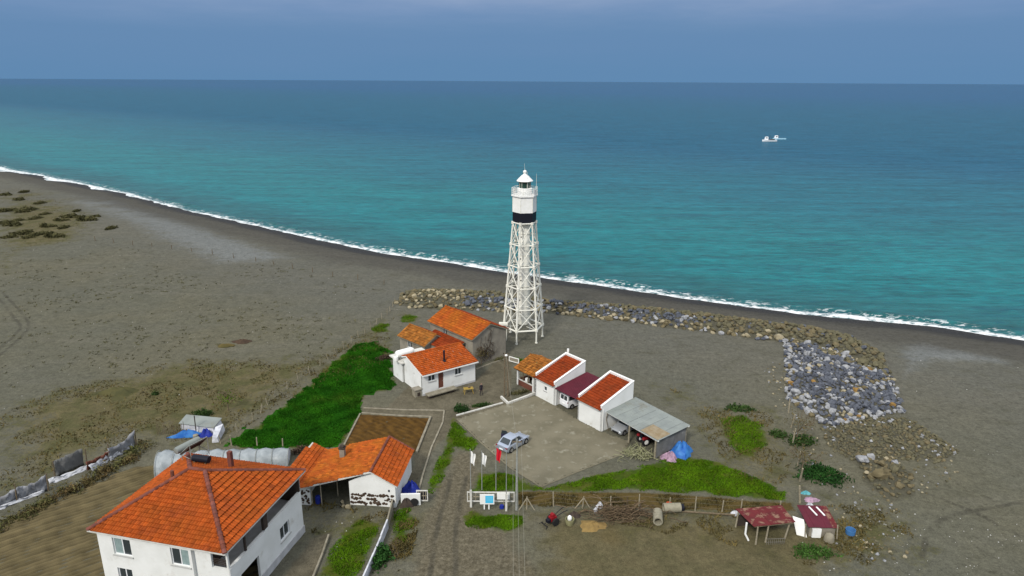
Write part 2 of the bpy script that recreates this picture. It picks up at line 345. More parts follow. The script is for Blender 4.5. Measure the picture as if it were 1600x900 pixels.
# ------------------------------------------------------------------ ground sheet
def axis(lo, hi, st, far, n=46):
    mid = np.arange(lo, hi+1e-6, st); g = np.geomspace(st, far, n)
    return np.concatenate([(lo-np.cumsum(g)[::-1]*far/np.cumsum(g)[-1]), mid, hi+np.cumsum(g)*far/np.cumsum(g)[-1]])
gx = axis(-95, 75, .42, 2600); gy = axis(44, 165, .42, 2600)
X, Y = np.meshgrid(gx, gy); X = X.ravel(); Y = Y.ravel(); Z = gz(X, Y)
far_sea = shore_d(X, Y) < -200
Z = np.where(far_sea, -14, Z)
def grid_mesh(name, X, Y, Z, nx, ny, attrs):
    me = bpy.data.meshes.new(name); me.vertices.add(nx*ny)
    me.vertices.foreach_set('co', np.column_stack([X, Y, Z]).ravel().astype(np.float32))
    i = (np.arange(ny-1)[:, None]*nx+np.arange(nx-1)[None]).ravel()
    q = np.column_stack([i, i+1, i+nx+1, i+nx]).astype(np.int32); nf = len(q)
    me.loops.add(nf*4); me.polygons.add(nf)
    me.loops.foreach_set('vertex_index', q.ravel()); me.polygons.foreach_set('loop_start', np.arange(nf, dtype=np.int32)*4)
    me.polygons.foreach_set('use_smooth', np.ones(nf, bool))
    for k, v in attrs.items():
        a = me.attributes.new(k, 'FLOAT', 'POINT'); a.data.foreach_set('value', np.asarray(v, np.float32))
    me.update(calc_edges=True); me.validate(); return me
near = (np.abs(X) < 180) & (Y > 30) & (Y < 400)
def reg(polys, soft):
    v = np.full(X.shape, -1.0)
    for pl in polys: v[near] = np.maximum(v[near], np.clip(sdf(X[near], Y[near], pl)/soft, -1, 1))
    return v
def smooth_line(pts, n=8):
    p = [np.array(q) for q in pts]; p = [2*p[0]-p[1]]+p+[2*p[-1]-p[-2]]; out = []
    for i in range(1, len(p)-2):
        for k in range(n):
            u = k/n; out.append(tuple(.5*(2*p[i]+(p[i+1]-p[i-1])*u+(2*p[i-1]-5*p[i]+4*p[i+1]-p[i+2])*u*u+(3*p[i]-p[i-1]-3*p[i+1]+p[i+2])*u**3)))
    return out+[tuple(p[-2])]
trk = np.full(X.shape, 9.0)
for line in ([(-100.41, 127.82), (-86.44, 113.89), (-81.35, 108.06), (-78.87, 102.14), (-76.76, 94.27)], [(-96.07, 121.79), (-87.4, 112.85), (-82.74, 108.04), (-80.28, 102.69), (-78.84, 96.75)],
             [(51.48, 59.46), (46.68, 58.02), (42.81, 56.85), (39.53, 54.95), (36.29, 50.86)], [(47.29, 53.6), (45.08, 57.49), (43.22, 59.6), (42.25, 60.71)],
             [(-6.77, 48.07), (-6.89, 53.13), (-6.7, 57.01), (-6.29, 63.77)], [(-4.62, 48.08), (-5.02, 53.14), (-5.09, 57.02), (-4.75, 63.17)]):
    trk[near] = np.minimum(trk[near], seg_dist(X[near], Y[near], smooth_line(line), False))
ATT = {'shore': np.clip(shore_d(X, Y), -50, 300), 'green': reg(list(GREENS.values())+[LAWN], 1.5), 'weed': reg(WEEDS, 6), 'road': reg([ROAD], 2.5), 'court': reg([COURT, PATH, WALK], 1.2),
       'pale': np.maximum(reg([PALE], 12), reg([PALE2], 6)-.25), 'track': trk, 'rubble': reg([BELT, SLOPE, RUBBLE, FEWBIG], 1.5), 'rust': reg([RUST], 2), 'bank': reg([BANK], .8), 'earth': reg([EARTH], 4)}
gm = grid_mesh('ground', X, Y, Z, len(gx), len(gy), ATT)

m = bpy.data.materials.new('sand'); m.use_nodes = True; t = NT(m.node_tree); b = m.node_tree.nodes['Principled BSDF']
o = t.obj(); n1 = t.noise(o, .035, 4); n2 = t.noise(o, .32, 5, .65); n3 = t.noise(o, 2.6, 4, .7); n4 = t.noise(o, 9, 3, .7)
lf = t.noise(t.mapping(o, rot=(0, 0, .64), scale=(.05, .3, 1)), 1, 4, .6)
A = t.attr
col = t.mix(t.step(n1, .35, .65), (0.0958, 0.0946, 0.0707), (0.1072, 0.1003, 0.0684))
col = t.mix(t.math('MULTIPLY', t.step(A('shore'), 60, 30), .55), col, (0.1026, 0.1003, 0.0866))
col = t.mix(t.math('MULTIPLY', t.step(n2, .52, .72), .6), col, (0.0730, 0.0707, 0.0479))
col = t.mix(t.math('MULTIPLY', t.step(lf, .5, .7), .35), col, (0.1311, 0.1231, 0.0969))
pale = t.step(t.math('MULTIPLY_ADD', t.math('SUBTRACT', n2, .5), 1.2, A('pale')), -.1, .6)
col = t.mix(pale, col, (0.1391, 0.1448, 0.1368))
sp = t.noise(o, 1.15, 3, .6); sp2 = t.noise(t.mapping(o, rot=(0, 0, .3), scale=(.5, 1.2, 1)), .55, 5, .7)
col = t.mix(t.math('MULTIPLY', t.step(sp, .60, .70), .45), col, (.046, .044, .028))
col = t.mix(t.math('MULTIPLY', t.step(sp2, .56, .70), .4), col, (.058, .055, .038))
col = t.mix(t.math('MULTIPLY', t.step(sp2, .42, .30), .35), col, (.140, .132, .104))
weed = t.math('MULTIPLY_ADD', t.math('SUBTRACT', n2, .5), 3.0, t.math('MULTIPLY_ADD', t.math('SUBTRACT', n3, .5), 2.2, A('weed')))
col = t.mix(t.math('MULTIPLY', t.step(weed, -.25, .9), .85), col, t.mix(t.step(n2, .4, .62), (0.1003, 0.0832, 0.0365), (0.0684, 0.0661, 0.0239)))
rd = t.step(t.math('MULTIPLY_ADD', t.math('SUBTRACT', n2, .5), 1.4, A('road')), -.15, .45)
col = t.mix(rd, col, t.mix(t.step(n3, .35, .7), (.092, .080, .052), (.128, .112, .078)))
ct = t.step(t.math('MULTIPLY_ADD', t.math('SUBTRACT', n2, .5), 1.2, A('court')), -.1, .3)
col = t.mix(ct, col, t.mix(t.step(n2, .35, .65), (.125, .110, .076), (.090, .080, .054)))
ru = t.step(t.math('MULTIPLY_ADD', t.math('SUBTRACT', n2, .5), 1.6, A('rust')), -.1, .6)
col = t.mix(t.math('MULTIPLY', ru, .6), col, (.125, .072, .024))
ea = t.step(t.math('MULTIPLY_ADD', t.math('SUBTRACT', n2, .5), 1.8, A('earth')), -.3, .6)
col = t.mix(t.math('MULTIPLY', ea, .8), col, t.mix(t.step(n2, .4, .65), (.100, .082, .038), (.078, .068, .030)))
bk = t.step(t.math('MULTIPLY_ADD', t.math('SUBTRACT', n3, .5), 1.0, A('bank')), -.1, .3)
col = t.mix(bk, col, t.mix(t.step(n3, .35, .65), (.098, .068, .024), (.062, .046, .014)))
gr = t.step(t.math('MULTIPLY_ADD', t.math('SUBTRACT', n2, .5), 1.5, t.math('MULTIPLY_ADD', t.math('SUBTRACT', n3, .5), .9, A('green'))), -.1, .35)
col = t.mix(gr, col, t.mix(t.step(n2, .4, .65), (.036, .066, .005), (.060, .072, .010)))
col = t.mix(t.math('MULTIPLY', t.step(A('rubble'), -.3, .2), .8), col, (.070, .066, .046))
sh = t.math('MULTIPLY_ADD', t.math('SUBTRACT', t.noise(t.mapping(o, rot=(0, 0, .64), scale=(.04, .14, 1)), 1, 3), .5), 9, A('shore'))
col = t.mix(t.math('MULTIPLY', t.step(sh, 22, 11), .6), col, (.052, .048, .042))
wet = t.step(sh, 8.5, 3.0)
col = t.mix(wet, col, (.026, .024, .022))
tk = t.math('MULTIPLY', t.step(A('track'), .38, .12), t.math('MULTIPLY', t.step(n2, .30, .55), .65))
col = t.mix(tk, col, (.048, .045, .034))
grain = t.math('MULTIPLY_ADD', t.math('SUBTRACT', n3, .5), .95, t.math('MULTIPLY_ADD', t.math('SUBTRACT', n4, .5), 1.3, 1.0))
grain = t.math('MULTIPLY_ADD', t.math('SUBTRACT', t.noise(o, 1.05, 6, .82), .5), 1.25, grain)
hs = t.node('ShaderNodeHueSaturation'); t.put(hs.inputs['Color'], col); t.put(hs.inputs['Value'], grain)
t.put(b.inputs['Base Color'], hs.outputs[0])
t.put(b.inputs['Roughness'], t.math('MULTIPLY_ADD', wet, -.35, .92)); b.inputs['Specular IOR Level'].default_value = .08
bn = t.node('ShaderNodeBump'); bn.inputs['Strength'].default_value = .6; bn.inputs['Distance'].default_value = .12
t.put(bn.inputs['Height'], t.math('MULTIPLY_ADD', n3, .7, n4)); t.L.new(bn.outputs[0], b.inputs['Normal'])
gm.materials.append(m)
link('ground', gm, None, 'structure')

# ------------------------------------------------------------------ sea
ss = np.concatenate([_S[0]-10-np.geomspace(2, 60000, 46)[::-1], np.arange(_S[0]-10, 520, 1.1), 520+np.geomspace(2, 60000, 46)])
dd = np.concatenate([np.arange(-9, 22, .55), 22+np.geomspace(.7, 60000, 120)])
bs = np.interp(ss, _S, _D) + np.where(ss > _S[-1], np.minimum((ss-_S[-1])*.02, 40), 0) - np.where(ss < _S[0], (ss-_S[0])*.02, 0)*0
SS, DD = np.meshgrid(ss, dd); BB = np.broadcast_to(bs, SS.shape)
SX = (SS*TN[0]+(BB+DD)*NN[0]).ravel(); SY = (SS*TN[1]+(BB+DD)*NN[1]).ravel(); S1 = SS.ravel(); D1 = DD.ravel()
crest = 4.6+1.6*nz(S1, S1*.3, .07, 1)
SZ = -2+.42*np.exp(-((D1-crest)/1.1)**2)*np.clip(.55+.7*nz(S1, D1*.1, .11, 2), 0, 1) + np.where(D1 < 300, .05*nz(SX, SY, .5, 4), 0)
sm = grid_mesh('sea', SX[::-1].copy(), SY[::-1].copy(), SZ[::-1].copy(), len(ss), len(dd), {'off': np.minimum(D1, 60000)[::-1], 'along': S1[::-1]})
m = bpy.data.materials.new('sea_water'); m.use_nodes = True; t = NT(m.node_tree); b = m.node_tree.nodes['Principled BSDF']
o = t.obj(); A = t.attr; off = A('off')
big = t.noise(t.mapping(o, rot=(0, 0, .1), scale=(.004, .012, 1)), 1, 4, .6)
offn = t.math('MULTIPLY_ADD', t.math('SUBTRACT', big, .5), 110, off)
col = t.mix(t.step(off, 6, 30), (.010, .090, .096), (.003, .125, .135))
col = t.mix(t.step(offn, 50, 150), col, (.004, .098, .130))
col = t.mix(t.step(offn, 130, 320), col, (.012, .080, .134))
col = t.mix(t.step(offn, 500, 2500), col, (.016, .076, .160))
sw = t.noise(t.mapping(o, rot=(0, 0, .08), scale=(.025, .16, 1)), 1, 4, .65)
fine = t.noise(t.mapping(o, rot=(0, 0, .05), scale=(.22, .75, 1)), 1, 3, .6)
hs = t.node('ShaderNodeHueSaturation'); t.put(hs.inputs['Color'], col)
t.put(hs.inputs['Value'], t.math('MULTIPLY_ADD', t.math('SUBTRACT', sw, .5), 1.5, t.math('MULTIPLY_ADD', t.math('SUBTRACT', fine, .5), 1.5, 1.0)))  # swell and ripple shading also painted into the water colour
wv = t.noise(t.mapping(o, rot=(0, 0, .06), scale=(.10, .62, 1)), 1, 3, .6, .6)
wv2 = t.noise(t.mapping(o, rot=(0, 0, .12), scale=(.035, .20, 1)), 1, 3, .6, .6)
col = t.mix(t.math('MULTIPLY', t.step(wv, .55, .66), .5), hs.outputs[0], (.004, .058, .085))  # dark wave faces painted into the water colour, without relief of their own
col = t.mix(t.math('MULTIPLY', t.step(wv2, .57, .67), .4), col, (.004, .058, .088))
col = t.mix(t.math('MULTIPLY', t.step(wv, .44, .33), .25), col, (.03, .15, .18))  # pale wave faces painted in the same way
# foam: ragged wash at the waterline, lace and a broken line behind it
f1 = t.noise(t.mapping(o, rot=(0, 0, .64), scale=(.045, .02, 1)), 1, 3)
f2 = t.noise(o, .5, 5, .65); f3 = t.noise(t.mapping(o, rot=(0, 0, .64), scale=(.6, 1.3, 1)), 1.2, 4, .65)
d1 = t.math('MULTIPLY_ADD', t.math('SUBTRACT', f2, .5), 5.5, off)
wid = t.math('MULTIPLY_ADD', t.math('SUBTRACT', f1, .5), 7.0, t.math('MULTIPLY_ADD', t.step(A('along'), 60, 260), -1.4, 2.2))
core = t.step(t.math('SUBTRACT', wid, d1), -.3, .7)
lace = t.math('MULTIPLY', t.step(t.math('SUBTRACT', t.math('ADD', wid, 4.0), d1), 0, 3.0), t.step(t.math('MULTIPLY_ADD', f3, .5, t.math('MULTIPLY', f2, .5)), .51, .60))
foam = t.math('MAXIMUM', t.math('MULTIPLY', core, t.step(t.math('MULTIPLY_ADD', f3, .45, t.math('MULTIPLY', f2, .55)), .40, .53)), t.math('MULTIPLY', lace, .85))
t.put(b.inputs['Base Color'], t.mix(foam, col, (.74, .76, .76)))
t.put(b.inputs['Roughness'], t.math('MULTIPLY_ADD', foam, .5, .33)); b.inputs['IOR'].default_value = 1.33
t.put(b.inputs['Specular IOR Level'], t.math('MULTIPLY_ADD', t.step(off, 30, 350), -.10, .12))
bn = t.node('ShaderNodeBump'); bn.inputs['Strength'].default_value = .5; bn.inputs['Distance'].default_value = .6
t.put(bn.inputs['Height'], t.math('MULTIPLY_ADD', sw, 1.6, fine)); t.L.new(bn.outputs[0], b.inputs['Normal'])
sm.materials.append(m); link('sea', sm, None, 'structure')

# ------------------------------------------------------------------ sheets lying on the ground
def sheet(name, poly, st, z0, fn, mat, tintf=None, kind='structure', rag=0):
    xs = np.arange(min(p[0] for p in poly), max(p[0] for p in poly)+st, st); ys = np.arange(min(p[1] for p in poly), max(p[1] for p in poly)+st, st)
    GX, GY = np.meshgrid(xs, ys); sd_ = sdf(GX, GY, poly)
    if rag: sd_ = sd_ + nz(GX, GY, 1.1, 3)*rag
    h = np.maximum(gz(GX, GY), 0)*0 + gz(GX, GY)
    ZZ = h + z0 + fn(GX, GY) * np.clip(sd_/.6, 0, 1)
    ok = sd_ > -st*.5; idx = -np.ones(GX.shape, int); idx[ok] = np.arange(ok.sum())
    v = np.column_stack([GX[ok], GY[ok], ZZ[ok]])
    a = idx[:-1, :-1]; b_ = idx[:-1, 1:]; c = idx[1:, 1:]; d = idx[1:, :-1]; q = (a >= 0) & (b_ >= 0) & (c >= 0) & (d >= 0)
    F = np.column_stack([a[q], b_[q], c[q], d[q]])
    me = bpy.data.meshes.new(name); me.from_pydata(v.tolist(), [], F.tolist()); me.materials.append(mat)
    tv = np.full(len(F), .5) if tintf is None else tintf(v[F[:, 0], 0], v[F[:, 0], 1])
    at = me.attributes.new('tint', 'FLOAT', 'FACE'); at.data.foreach_set('value', np.asarray(tv, np.float32))
    me.polygons.foreach_set('use_smooth', [True]*len(F)); me.update()
    return link(name, me, None, kind)
def furrow(x, y):
    # rows follow the field's edge: straight at the back, bending round near the house
    q = -.65*x + .76*y + 0.010*(x+45)**2*np.clip((60-y)/14, 0, 1)
    return .085*np.sin(q*2*math.pi/.5) + .05*nz(x, y, 2.6, 1) + .06
sheet('ploughed_field', FIELD, .12, .03, furrow, MFLD, lambda x, y: np.clip((.5)+2.0*(furrow(x, y)-.06)+.25*nz(x, y, 2.1, 2), 0, 1), rag=.35)  # tint paints furrow shading into the colour: darker troughs, lighter crests
sheet('tilled_plot', PLOT, .16, .03, lambda x, y: .08*nz(x, y, 3.1, 1)+.05*nz(x, y, 6.0, 2)+.10, MSOIL, lambda x, y: np.clip(.5+.4*nz(x, y, 3.7, 3), 0, 1))
sheet('concrete_yard', YARD, .3, .07, lambda x, y: .012*nz(x, y, .9, 1), MCON)
# kerb along the edge of the yard
mb = MB()
for i in range(len(YARD)):
    a, c = YARD[i], YARD[(i+1) % len(YARD)]
    if i in (6, 7, 8, 9, 10, 11, 12): 
        az, cz = g1(a), g1(c); mb.tube((az[0], az[1], az[2]+.03), (cz[0], cz[1], cz[2]+.03), .10, .10, 4)
mb.build('yard_edge', MCON, None, None, 'structure')

# ------------------------------------------------------------------ grass, weeds, litter
def blades(name, pts, h, wd, mat, lean=.5, per=1, dz=0.0, kind='stuff'):
    n = len(pts); zz = gz(pts[:, 0], pts[:, 1])+dz
    an = rng.uniform(0, 6.28, n); ww = wd*rng.uniform(.6, 1.5, n); hh = h*rng.uniform(.5, 1.4, n)
    lx = rng.normal(0, lean, n)*hh; ly = rng.normal(0, lean, n)*hh
    v = np.zeros((n, 3, 3))
    v[:, 0] = np.column_stack([pts[:, 0]-np.cos(an)*ww, pts[:, 1]-np.sin(an)*ww, zz])
    v[:, 1] = np.column_stack([pts[:, 0]+np.cos(an)*ww, pts[:, 1]+np.sin(an)*ww, zz])
    v[:, 2] = np.column_stack([pts[:, 0]+lx, pts[:, 1]+ly, zz+hh])
    me = bpy.data.meshes.new(name); me.vertices.add(3*n); me.vertices.foreach_set('co', v.reshape(-1).astype(np.float32))
    me.loops.add(3*n); me.polygons.add(n); me.loops.foreach_set('vertex_index', np.arange(3*n, dtype=np.int32)); me.polygons.foreach_set('loop_start', np.arange(n, dtype=np.int32)*3)
    a = me.attributes.new('tint', 'FLOAT', 'FACE')
    a.data.foreach_set('value', np.clip(.5+.3*nz(pts[:, 0], pts[:, 1], .9, 1)+rng.uniform(-.25, .25, n), 0, 1).astype(np.float32))
    me.materials.append(mat); me.update(calc_edges=True)
    return link(name, me, None, kind)
def ragged(poly, n, rag=.8):
    p = sample(poly, n); s_ = sdf(p[:, 0], p[:, 1], poly)
    return p[s_ + rag*nz(p[:, 0], p[:, 1], 1.2, 2) + rng.normal(0, .2, len(p)) > .25]
lp = sample(LAWN, 90000); lp = lp[sdf(lp[:, 0], lp[:, 1], LAWN)+.9*nz(lp[:, 0], lp[:, 1], 1.1, 3)+rng.normal(0, .3, len(lp)) > .2]
blades('clover_lawn', lp, .13, .07, MLWN, .9)
sheet('lawn_soil', LAWN, .5, .03, lambda x, y: .03*nz(x, y, 1.5, 2), MLWN, rag=.9)
for k, n in (('clover_grass', 26000), ('verge_grass', 6000), ('gate_grass', 6500), ('path_grass', 6000), ('garden_grass', 5000), ('yellow_grass', 5000), ('hollow_grass', 1500), ('seawall_grass', 900), ('wall_grass', 2500)):
    blades(k, ragged(GREENS[k], n, 1.4), .10, .055, MGRS, .9)
wp = np.vstack([ragged(pl, n, 3.0) for pl, n in zip(WEEDS, (7000, 9000, 2500, 3500, 2000, 3500, 1800, 1600, 2500))])
wp = wp[(nz(wp[:, 0], wp[:, 1], .45, 4) > -.1)]
blades('dry_weeds', wp, .20, .07, MDRY, .7)
# small dark tufts over the open sand on the left
tf = sample([(-108.58, 139.18), (-64.47, 77.84), (-54.85, 77.96), (-33.32, 85.85), (-23.4, 112.25), (-25.36, 129.26), (-45.32, 145.69), (-84.69, 159.46), (-115.31, 168.86)], 1300)
tf = tf[nz(tf[:, 0], tf[:, 1], .12, 5)+rng.uniform(-.6, .6, len(tf)) > .1]
blades('sand_tufts', np.repeat(tf, 7, axis=0)+rng.normal(0, .20, (len(tf)*7, 2)), .16, .08, MDSH, .9)
lt = np.vstack([sample([(-120.32, 155.51), (-64.47, 77.84), (-40.39, 78.13), (-18.85, 119.37), (-41.1, 140.58), (-105.71, 169.1)], 170), sample([(24.72, 51.62), (31.75, 58.41), (48.66, 55.51), (43.62, 48.48), (24.22, 47.55)], 90), sample([(58.37, 96.22), (78.0, 96.51), (51.64, 59.68), (41.25, 61.85)], 22), sample([(-18.31, 52.13), (-15.98, 56.92), (-12.27, 56.95), (-12.43, 48.81)], 12)])
mb = MB()
for x, y in lt:
    r = rng.uniform(.04, .12); z = float(gz(x, y)); q = rng.uniform(0, 6)
    c_, s_ = math.cos(q)*r, math.sin(q)*r*.7
    mb.raw([(x-c_, y-s_, z-.02), (x+s_, y-c_*.7, z-.02), (x+c_, y+s_, z-.02), (x-s_, y+c_*.7, z-.02), (x+rng.uniform(-.3, .3)*r, y, z+r*.7)], [(0,1,4), (1,2,4), (2,3,4), (3,0,4)])
mb.build('litter', MLIT, None, None, 'stuff')

# ------------------------------------------------------------------ boulders
RC = {'blue-grey': [(.105, .114, .134), (.058, .064, .080)], 'tan': [(.155, .128, .072), (.100, .083, .046)], 'mossy olive': [(.128, .116, .070), (.086, .079, .047)],
      'pale grey': [(.32, .325, .33), (.20, .205, .215)], 'cream': [(.33, .285, .19), (.22, .19, .12)], 'ochre': [(.26, .155, .045), (.18, .11, .04)]}
RM = {k: M('rock_'+k.replace(' ', '_').replace('-', '_'), a, b_, 1.1, bump=.6, bscale=3, c3=tuple(x*.6 for x in b_), s3=1.5, t3=(.55, .7)) for k, (a, b_) in RC.items()}
def rock_mesh(seed):
    bm = bmesh.new(); bmesh.ops.create_icosphere(bm, subdivisions=2, radius=1)
    rs = np.random.default_rng(seed); cuts = [(Vector(rs.normal(0, 1, 3)).normalized(), rs.uniform(.48, .80)) for _ in range(15)]
    for v in bm.verts:
        for n_, d_ in cuts:
            e = v.co.dot(n_)-d_
            if e > 0: v.co -= n_*e
        v.co *= 1+.025*rs.normal()
        v.co.z *= .78
    bmesh.ops.dissolve_limit(bm, angle_limit=R(9), verts=bm.verts, edges=bm.edges)
    bmesh.ops.triangulate(bm, faces=bm.faces)
    vs = np.array([v.co[:] for v in bm.verts]); fs = [tuple(v.index for v in f.verts) for f in bm.faces]; bm.free()
    return vs, fs
RV = [rock_mesh(100+i) for i in range(7)]
rme = {}
def rock_data(k, i):
    if (k, i) not in rme:
        mb = MB(); mb.raw(RV[i][0].tolist(), RV[i][1]); rme[k, i] = mb.mesh('boulder', RM[k])
    return rme[k, i]
rocks = []          # x, y, z, r, colour
def scatter(poly, step, r0, r1, pick):
    xs = [p[0] for p in poly]; ys = [p[1] for p in poly]
    GX, GY = np.meshgrid(np.arange(min(xs), max(xs), step), np.arange(min(ys), max(ys), step))
    GX = GX.ravel()+rng.uniform(-.45, .45, GX.size)*step; GY = GY.ravel()+rng.uniform(-.45, .45, GY.size)*step
    s_ = sdf(GX, GY, poly); k = s_ > -.2; GX, GY, s_ = GX[k], GY[k], s_[k]; zz = gz(GX, GY)
    for x, y, z, q in zip(GX, GY, zz, s_):
        r = r0+(r1-r0)*rng.random()**1.4*(1.0 if rng.random() > .1 else 1.7)
        rocks.append((x, y, float(z)+r*rng.uniform(.08, .42), r, pick(x, y, q)))
FRONT = [(-22.17, 121.58), (-18.85, 119.37), (-4.62, 117.43), (6.95, 116.55), (22.13, 111.04), (35.17, 106.56), (41.71, 104.02), (44.1, 102.63)]
def pick_belt(x, y, q):
    f = float(seg_dist(np.array(x), np.array(y), FRONT, False)) + float(nz(x, y, .5, 1))*1.0; u = rng.random()
    if x < -9: return ('tan' if u < .55 else 'cream' if u < .72 else 'mossy olive')
    if f < 1.6: return ('cream' if u < .34 else 'tan' if u < .62 else 'pale grey' if u < .78 else 'blue-grey')
    if f < 4.6 and x < 32: return ('blue-grey' if u < .62 else 'pale grey' if u < .8 else 'tan')
    return ('mossy olive' if u < .66 else 'tan' if u < .94 else 'blue-grey')
def pick_slope(x, y, q):
    u = rng.random(); v = float(nz(x, y, .35, 2))
    if q < .6 and u < .3: return 'pale grey'
    if v > .35: return 'blue-grey' if u < .9 else 'pale grey'
    return 'blue-grey' if u < .62 else 'pale grey' if u < .86 else 'cream' if u < .93 else 'ochre' if u < .94 else 'tan'
scatter(BELT, .84, .36, .68, pick_belt)
scatter(SLOPE, .56, .25, .58, pick_slope)
scatter(RUBBLE, .44, .16, .34, lambda x, y, q: 'mossy olive' if rng.random() < .72 else 'tan' if rng.random() < .85 else 'pale grey')
scatter(FEWBIG, .66, .18, .42, lambda x, y, q: 'tan' if rng.random() < .6 else 'mossy olive' if rng.random() < .7 else 'cream')
for p_, r, k in (((38.66, 63.01), 1.15, 'tan'), ((38.5, 66.27), .95, 'pale grey'), ((39.96, 67.08), .6, 'pale grey'), ((40.94, 64.25), .7, 'mossy olive'), ((40.15, 65.38), .6, 'tan'), ((42.04, 66.05), .55, 'pale grey'), ((38.59, 86.6), .62, 'ochre'), ((41.36, 85.81), .5, 'ochre'), ((42.45, 106.08), .6, 'cream'), ((45.86, 83.28), .5, 'ochre')):
    rocks.append((p_[0], p_[1], float(gz(*p_))+r*.35, r, k))
# loose stones round the rubble and along the foot of the wall
for pl, n in (([(35.25, 79.06), (37.37, 70.99), (34.93, 58.44), (32.39, 58.42), (31.93, 66.73)], 60), ([(44.03, 66.86), (51.47, 69.7), (48.11, 64.33), (40.02, 58.49)], 40), ([(37.0, 93.48), (41.56, 95.98), (35.39, 77.32), (33.61, 79.04)], 60), ([(31.75, 58.41), (38.69, 59.56), (34.69, 50.01), (28.53, 49.96)], 90)):
    for x, y in sample(pl, n): 
        r = rng.uniform(.08, .24); rocks.append((x, y, float(gz(x, y))+r*.2, r, ('tan', 'cream', 'pale grey', 'mossy olive')[rng.integers(4)]))
rocks.sort(key=lambda q: -q[3]/math.hypot(q[0], q[1], 40))
joined = {}
for i, (x, y, z, r, k) in enumerate(rocks):
    iv = int(rng.integers(7)); an = rng.uniform(0, 6.28, 3)*np.array([.12, .12, 1]); sc_ = r*rng.uniform(.85, 1.15, 3)
    if i < 300:
        o = link('boulder', rock_data(k, iv)); o.location = (x, y, z); o.rotation_euler = an; o.scale = sc_
        where = ('at the left end of the rock seawall' if x < -2 else 'in the rock seawall behind the lighthouse' if x < 14 else 'in the middle of the rock seawall' if x < 30 else 'at the right bend of the rock seawall') if inside(np.array(x), np.array(y), BELT) else 'on the steep stone slope' if inside(np.array(x), np.array(y), SLOPE) else 'among the loose rubble at the wall end'
        tag(o, f'{k} boulder lying {where}', 'boulder', f'{k} boulders {where}')
    else:
        Rm = np.array(Matrix.Rotation(an[2], 3, 'Z') @ Matrix.Rotation(an[0], 3, 'X'))
        joined.setdefault(k, MB()).raw(((RV[iv][0]*sc_) @ Rm.T + np.array([x, y, z])).tolist(), RV[iv][1])
kk = list(RM); big = MB(); 
for mi, k in enumerate(kk):
    if k in joined:
        q = joined[k]; off_ = len(big.v); big.v += q.v; big.f += [tuple(a+off_ for a in f) for f in q.f]; big.t += q.t; big.m += [mi]*len(q.f)
big.build('seawall_rocks', [RM[k] for k in kk], None, None, 'stuff')

# ------------------------------------------------------------------ building helpers (local coordinates of each building)
def wall(mb, A, B, z0, z1, holes=(), rev=.16, mi=0, top=None):
    """outer face from A to B, outward side to the right of A->B; holes are (s0, s1, z0, z1); top=(zA, zB) for a raking head"""
    A = Vector((*A, 0)); B = Vector((*B, 0)); d = (B-A); Ln = d.length; d.normalize(); n = Vector((d.y, -d.x, 0))
    P3 = lambda s, z, k=0: A+d*s-n*k+Vector((0, 0, z))
    us = sorted({0, Ln, *[h[0] for h in holes], *[h[1] for h in holes]}); zs = sorted({z0, z1, *[h[2] for h in holes], *[h[3] for h in holes]})
    for a, b in zip(us, us[1:]):
        for c, e in zip(zs, zs[1:]):
            if any(h[0] <= a and b <= h[1] and h[2] <= c and e <= h[3] for h in holes): continue
            mb.face([P3(a, c), P3(b, c), P3(b, e), P3(a, e)], .5, mi)
    if top: mb.face([P3(0, z1), P3(Ln, z1), P3(Ln, top[1]), P3(0, top[0])], .5, mi)
    for h in holes:
        q = [(h[0], h[2]), (h[1], h[2]), (h[1], h[3]), (h[0], h[3])]
        for (a, c), (b, e) in zip(q, q[1:]+q[:1]): mb.face([P3(b, e), P3(a, c), P3(a, c, rev), P3(b, e, rev)], .5, mi)
def obox(mb, A, d, n, s0, s1, k0, k1, z0, z1, tint=.5, mi=0):     # box in wall coordinates, k measured outwards
    p = lambda s, k, z: tuple(A+d*s+n*k+Vector((0, 0, z)))
    mb.hexa([p(s0,k1,z0), p(s1,k1,z0), p(s1,k0,z0), p(s0,k0,z0)], [p(s0,k1,z1), p(s1,k1,z1), p(s1,k0,z1), p(s0,k0,z1)], tint, mi)
def window(par, A, B, h, depth=.12, lights=2, glass=(MGL, MGL), sill=True, fr=.07, frame=MFR):
    A = Vector((*A, 0)); B = Vector((*B, 0)); d = (B-A).normalized(); n = Vector((d.y, -d.x, 0)); s0, s1, z0, z1 = h
    mb = MB()
    for a, b, c, e in ((s0, s0+fr, z0, z1), (s1-fr, s1, z0, z1), (s0+fr, s1-fr, z0, z0+fr), (s0+fr, s1-fr, z1-fr, z1)): obox(mb, A, d, n, a, b, -depth-.06, -depth, c, e)
    w_ = (s1-s0-2*fr)/lights
    for i in range(1, lights): obox(mb, A, d, n, s0+fr+w_*i-fr*.6, s0+fr+w_*i+fr*.6, -depth-.058, -depth+.002, z0+fr, z1-fr)
    f = mb.build('window', frame, par)
    for i in range(lights):
        g = MB(); a = s0+fr+w_*i; obox(g, A, d, n, a, a+w_, -depth-.05, -depth-.03, z0+fr, z1-fr); g.build('pane', glass[i % len(glass)], f)
    if sill:
        g = MB(); obox(g, A, d, n, s0-.1, s1+.1, -.1, .09, z0-.09, z0-.004); g.build('sill', MSL, f)
    return f
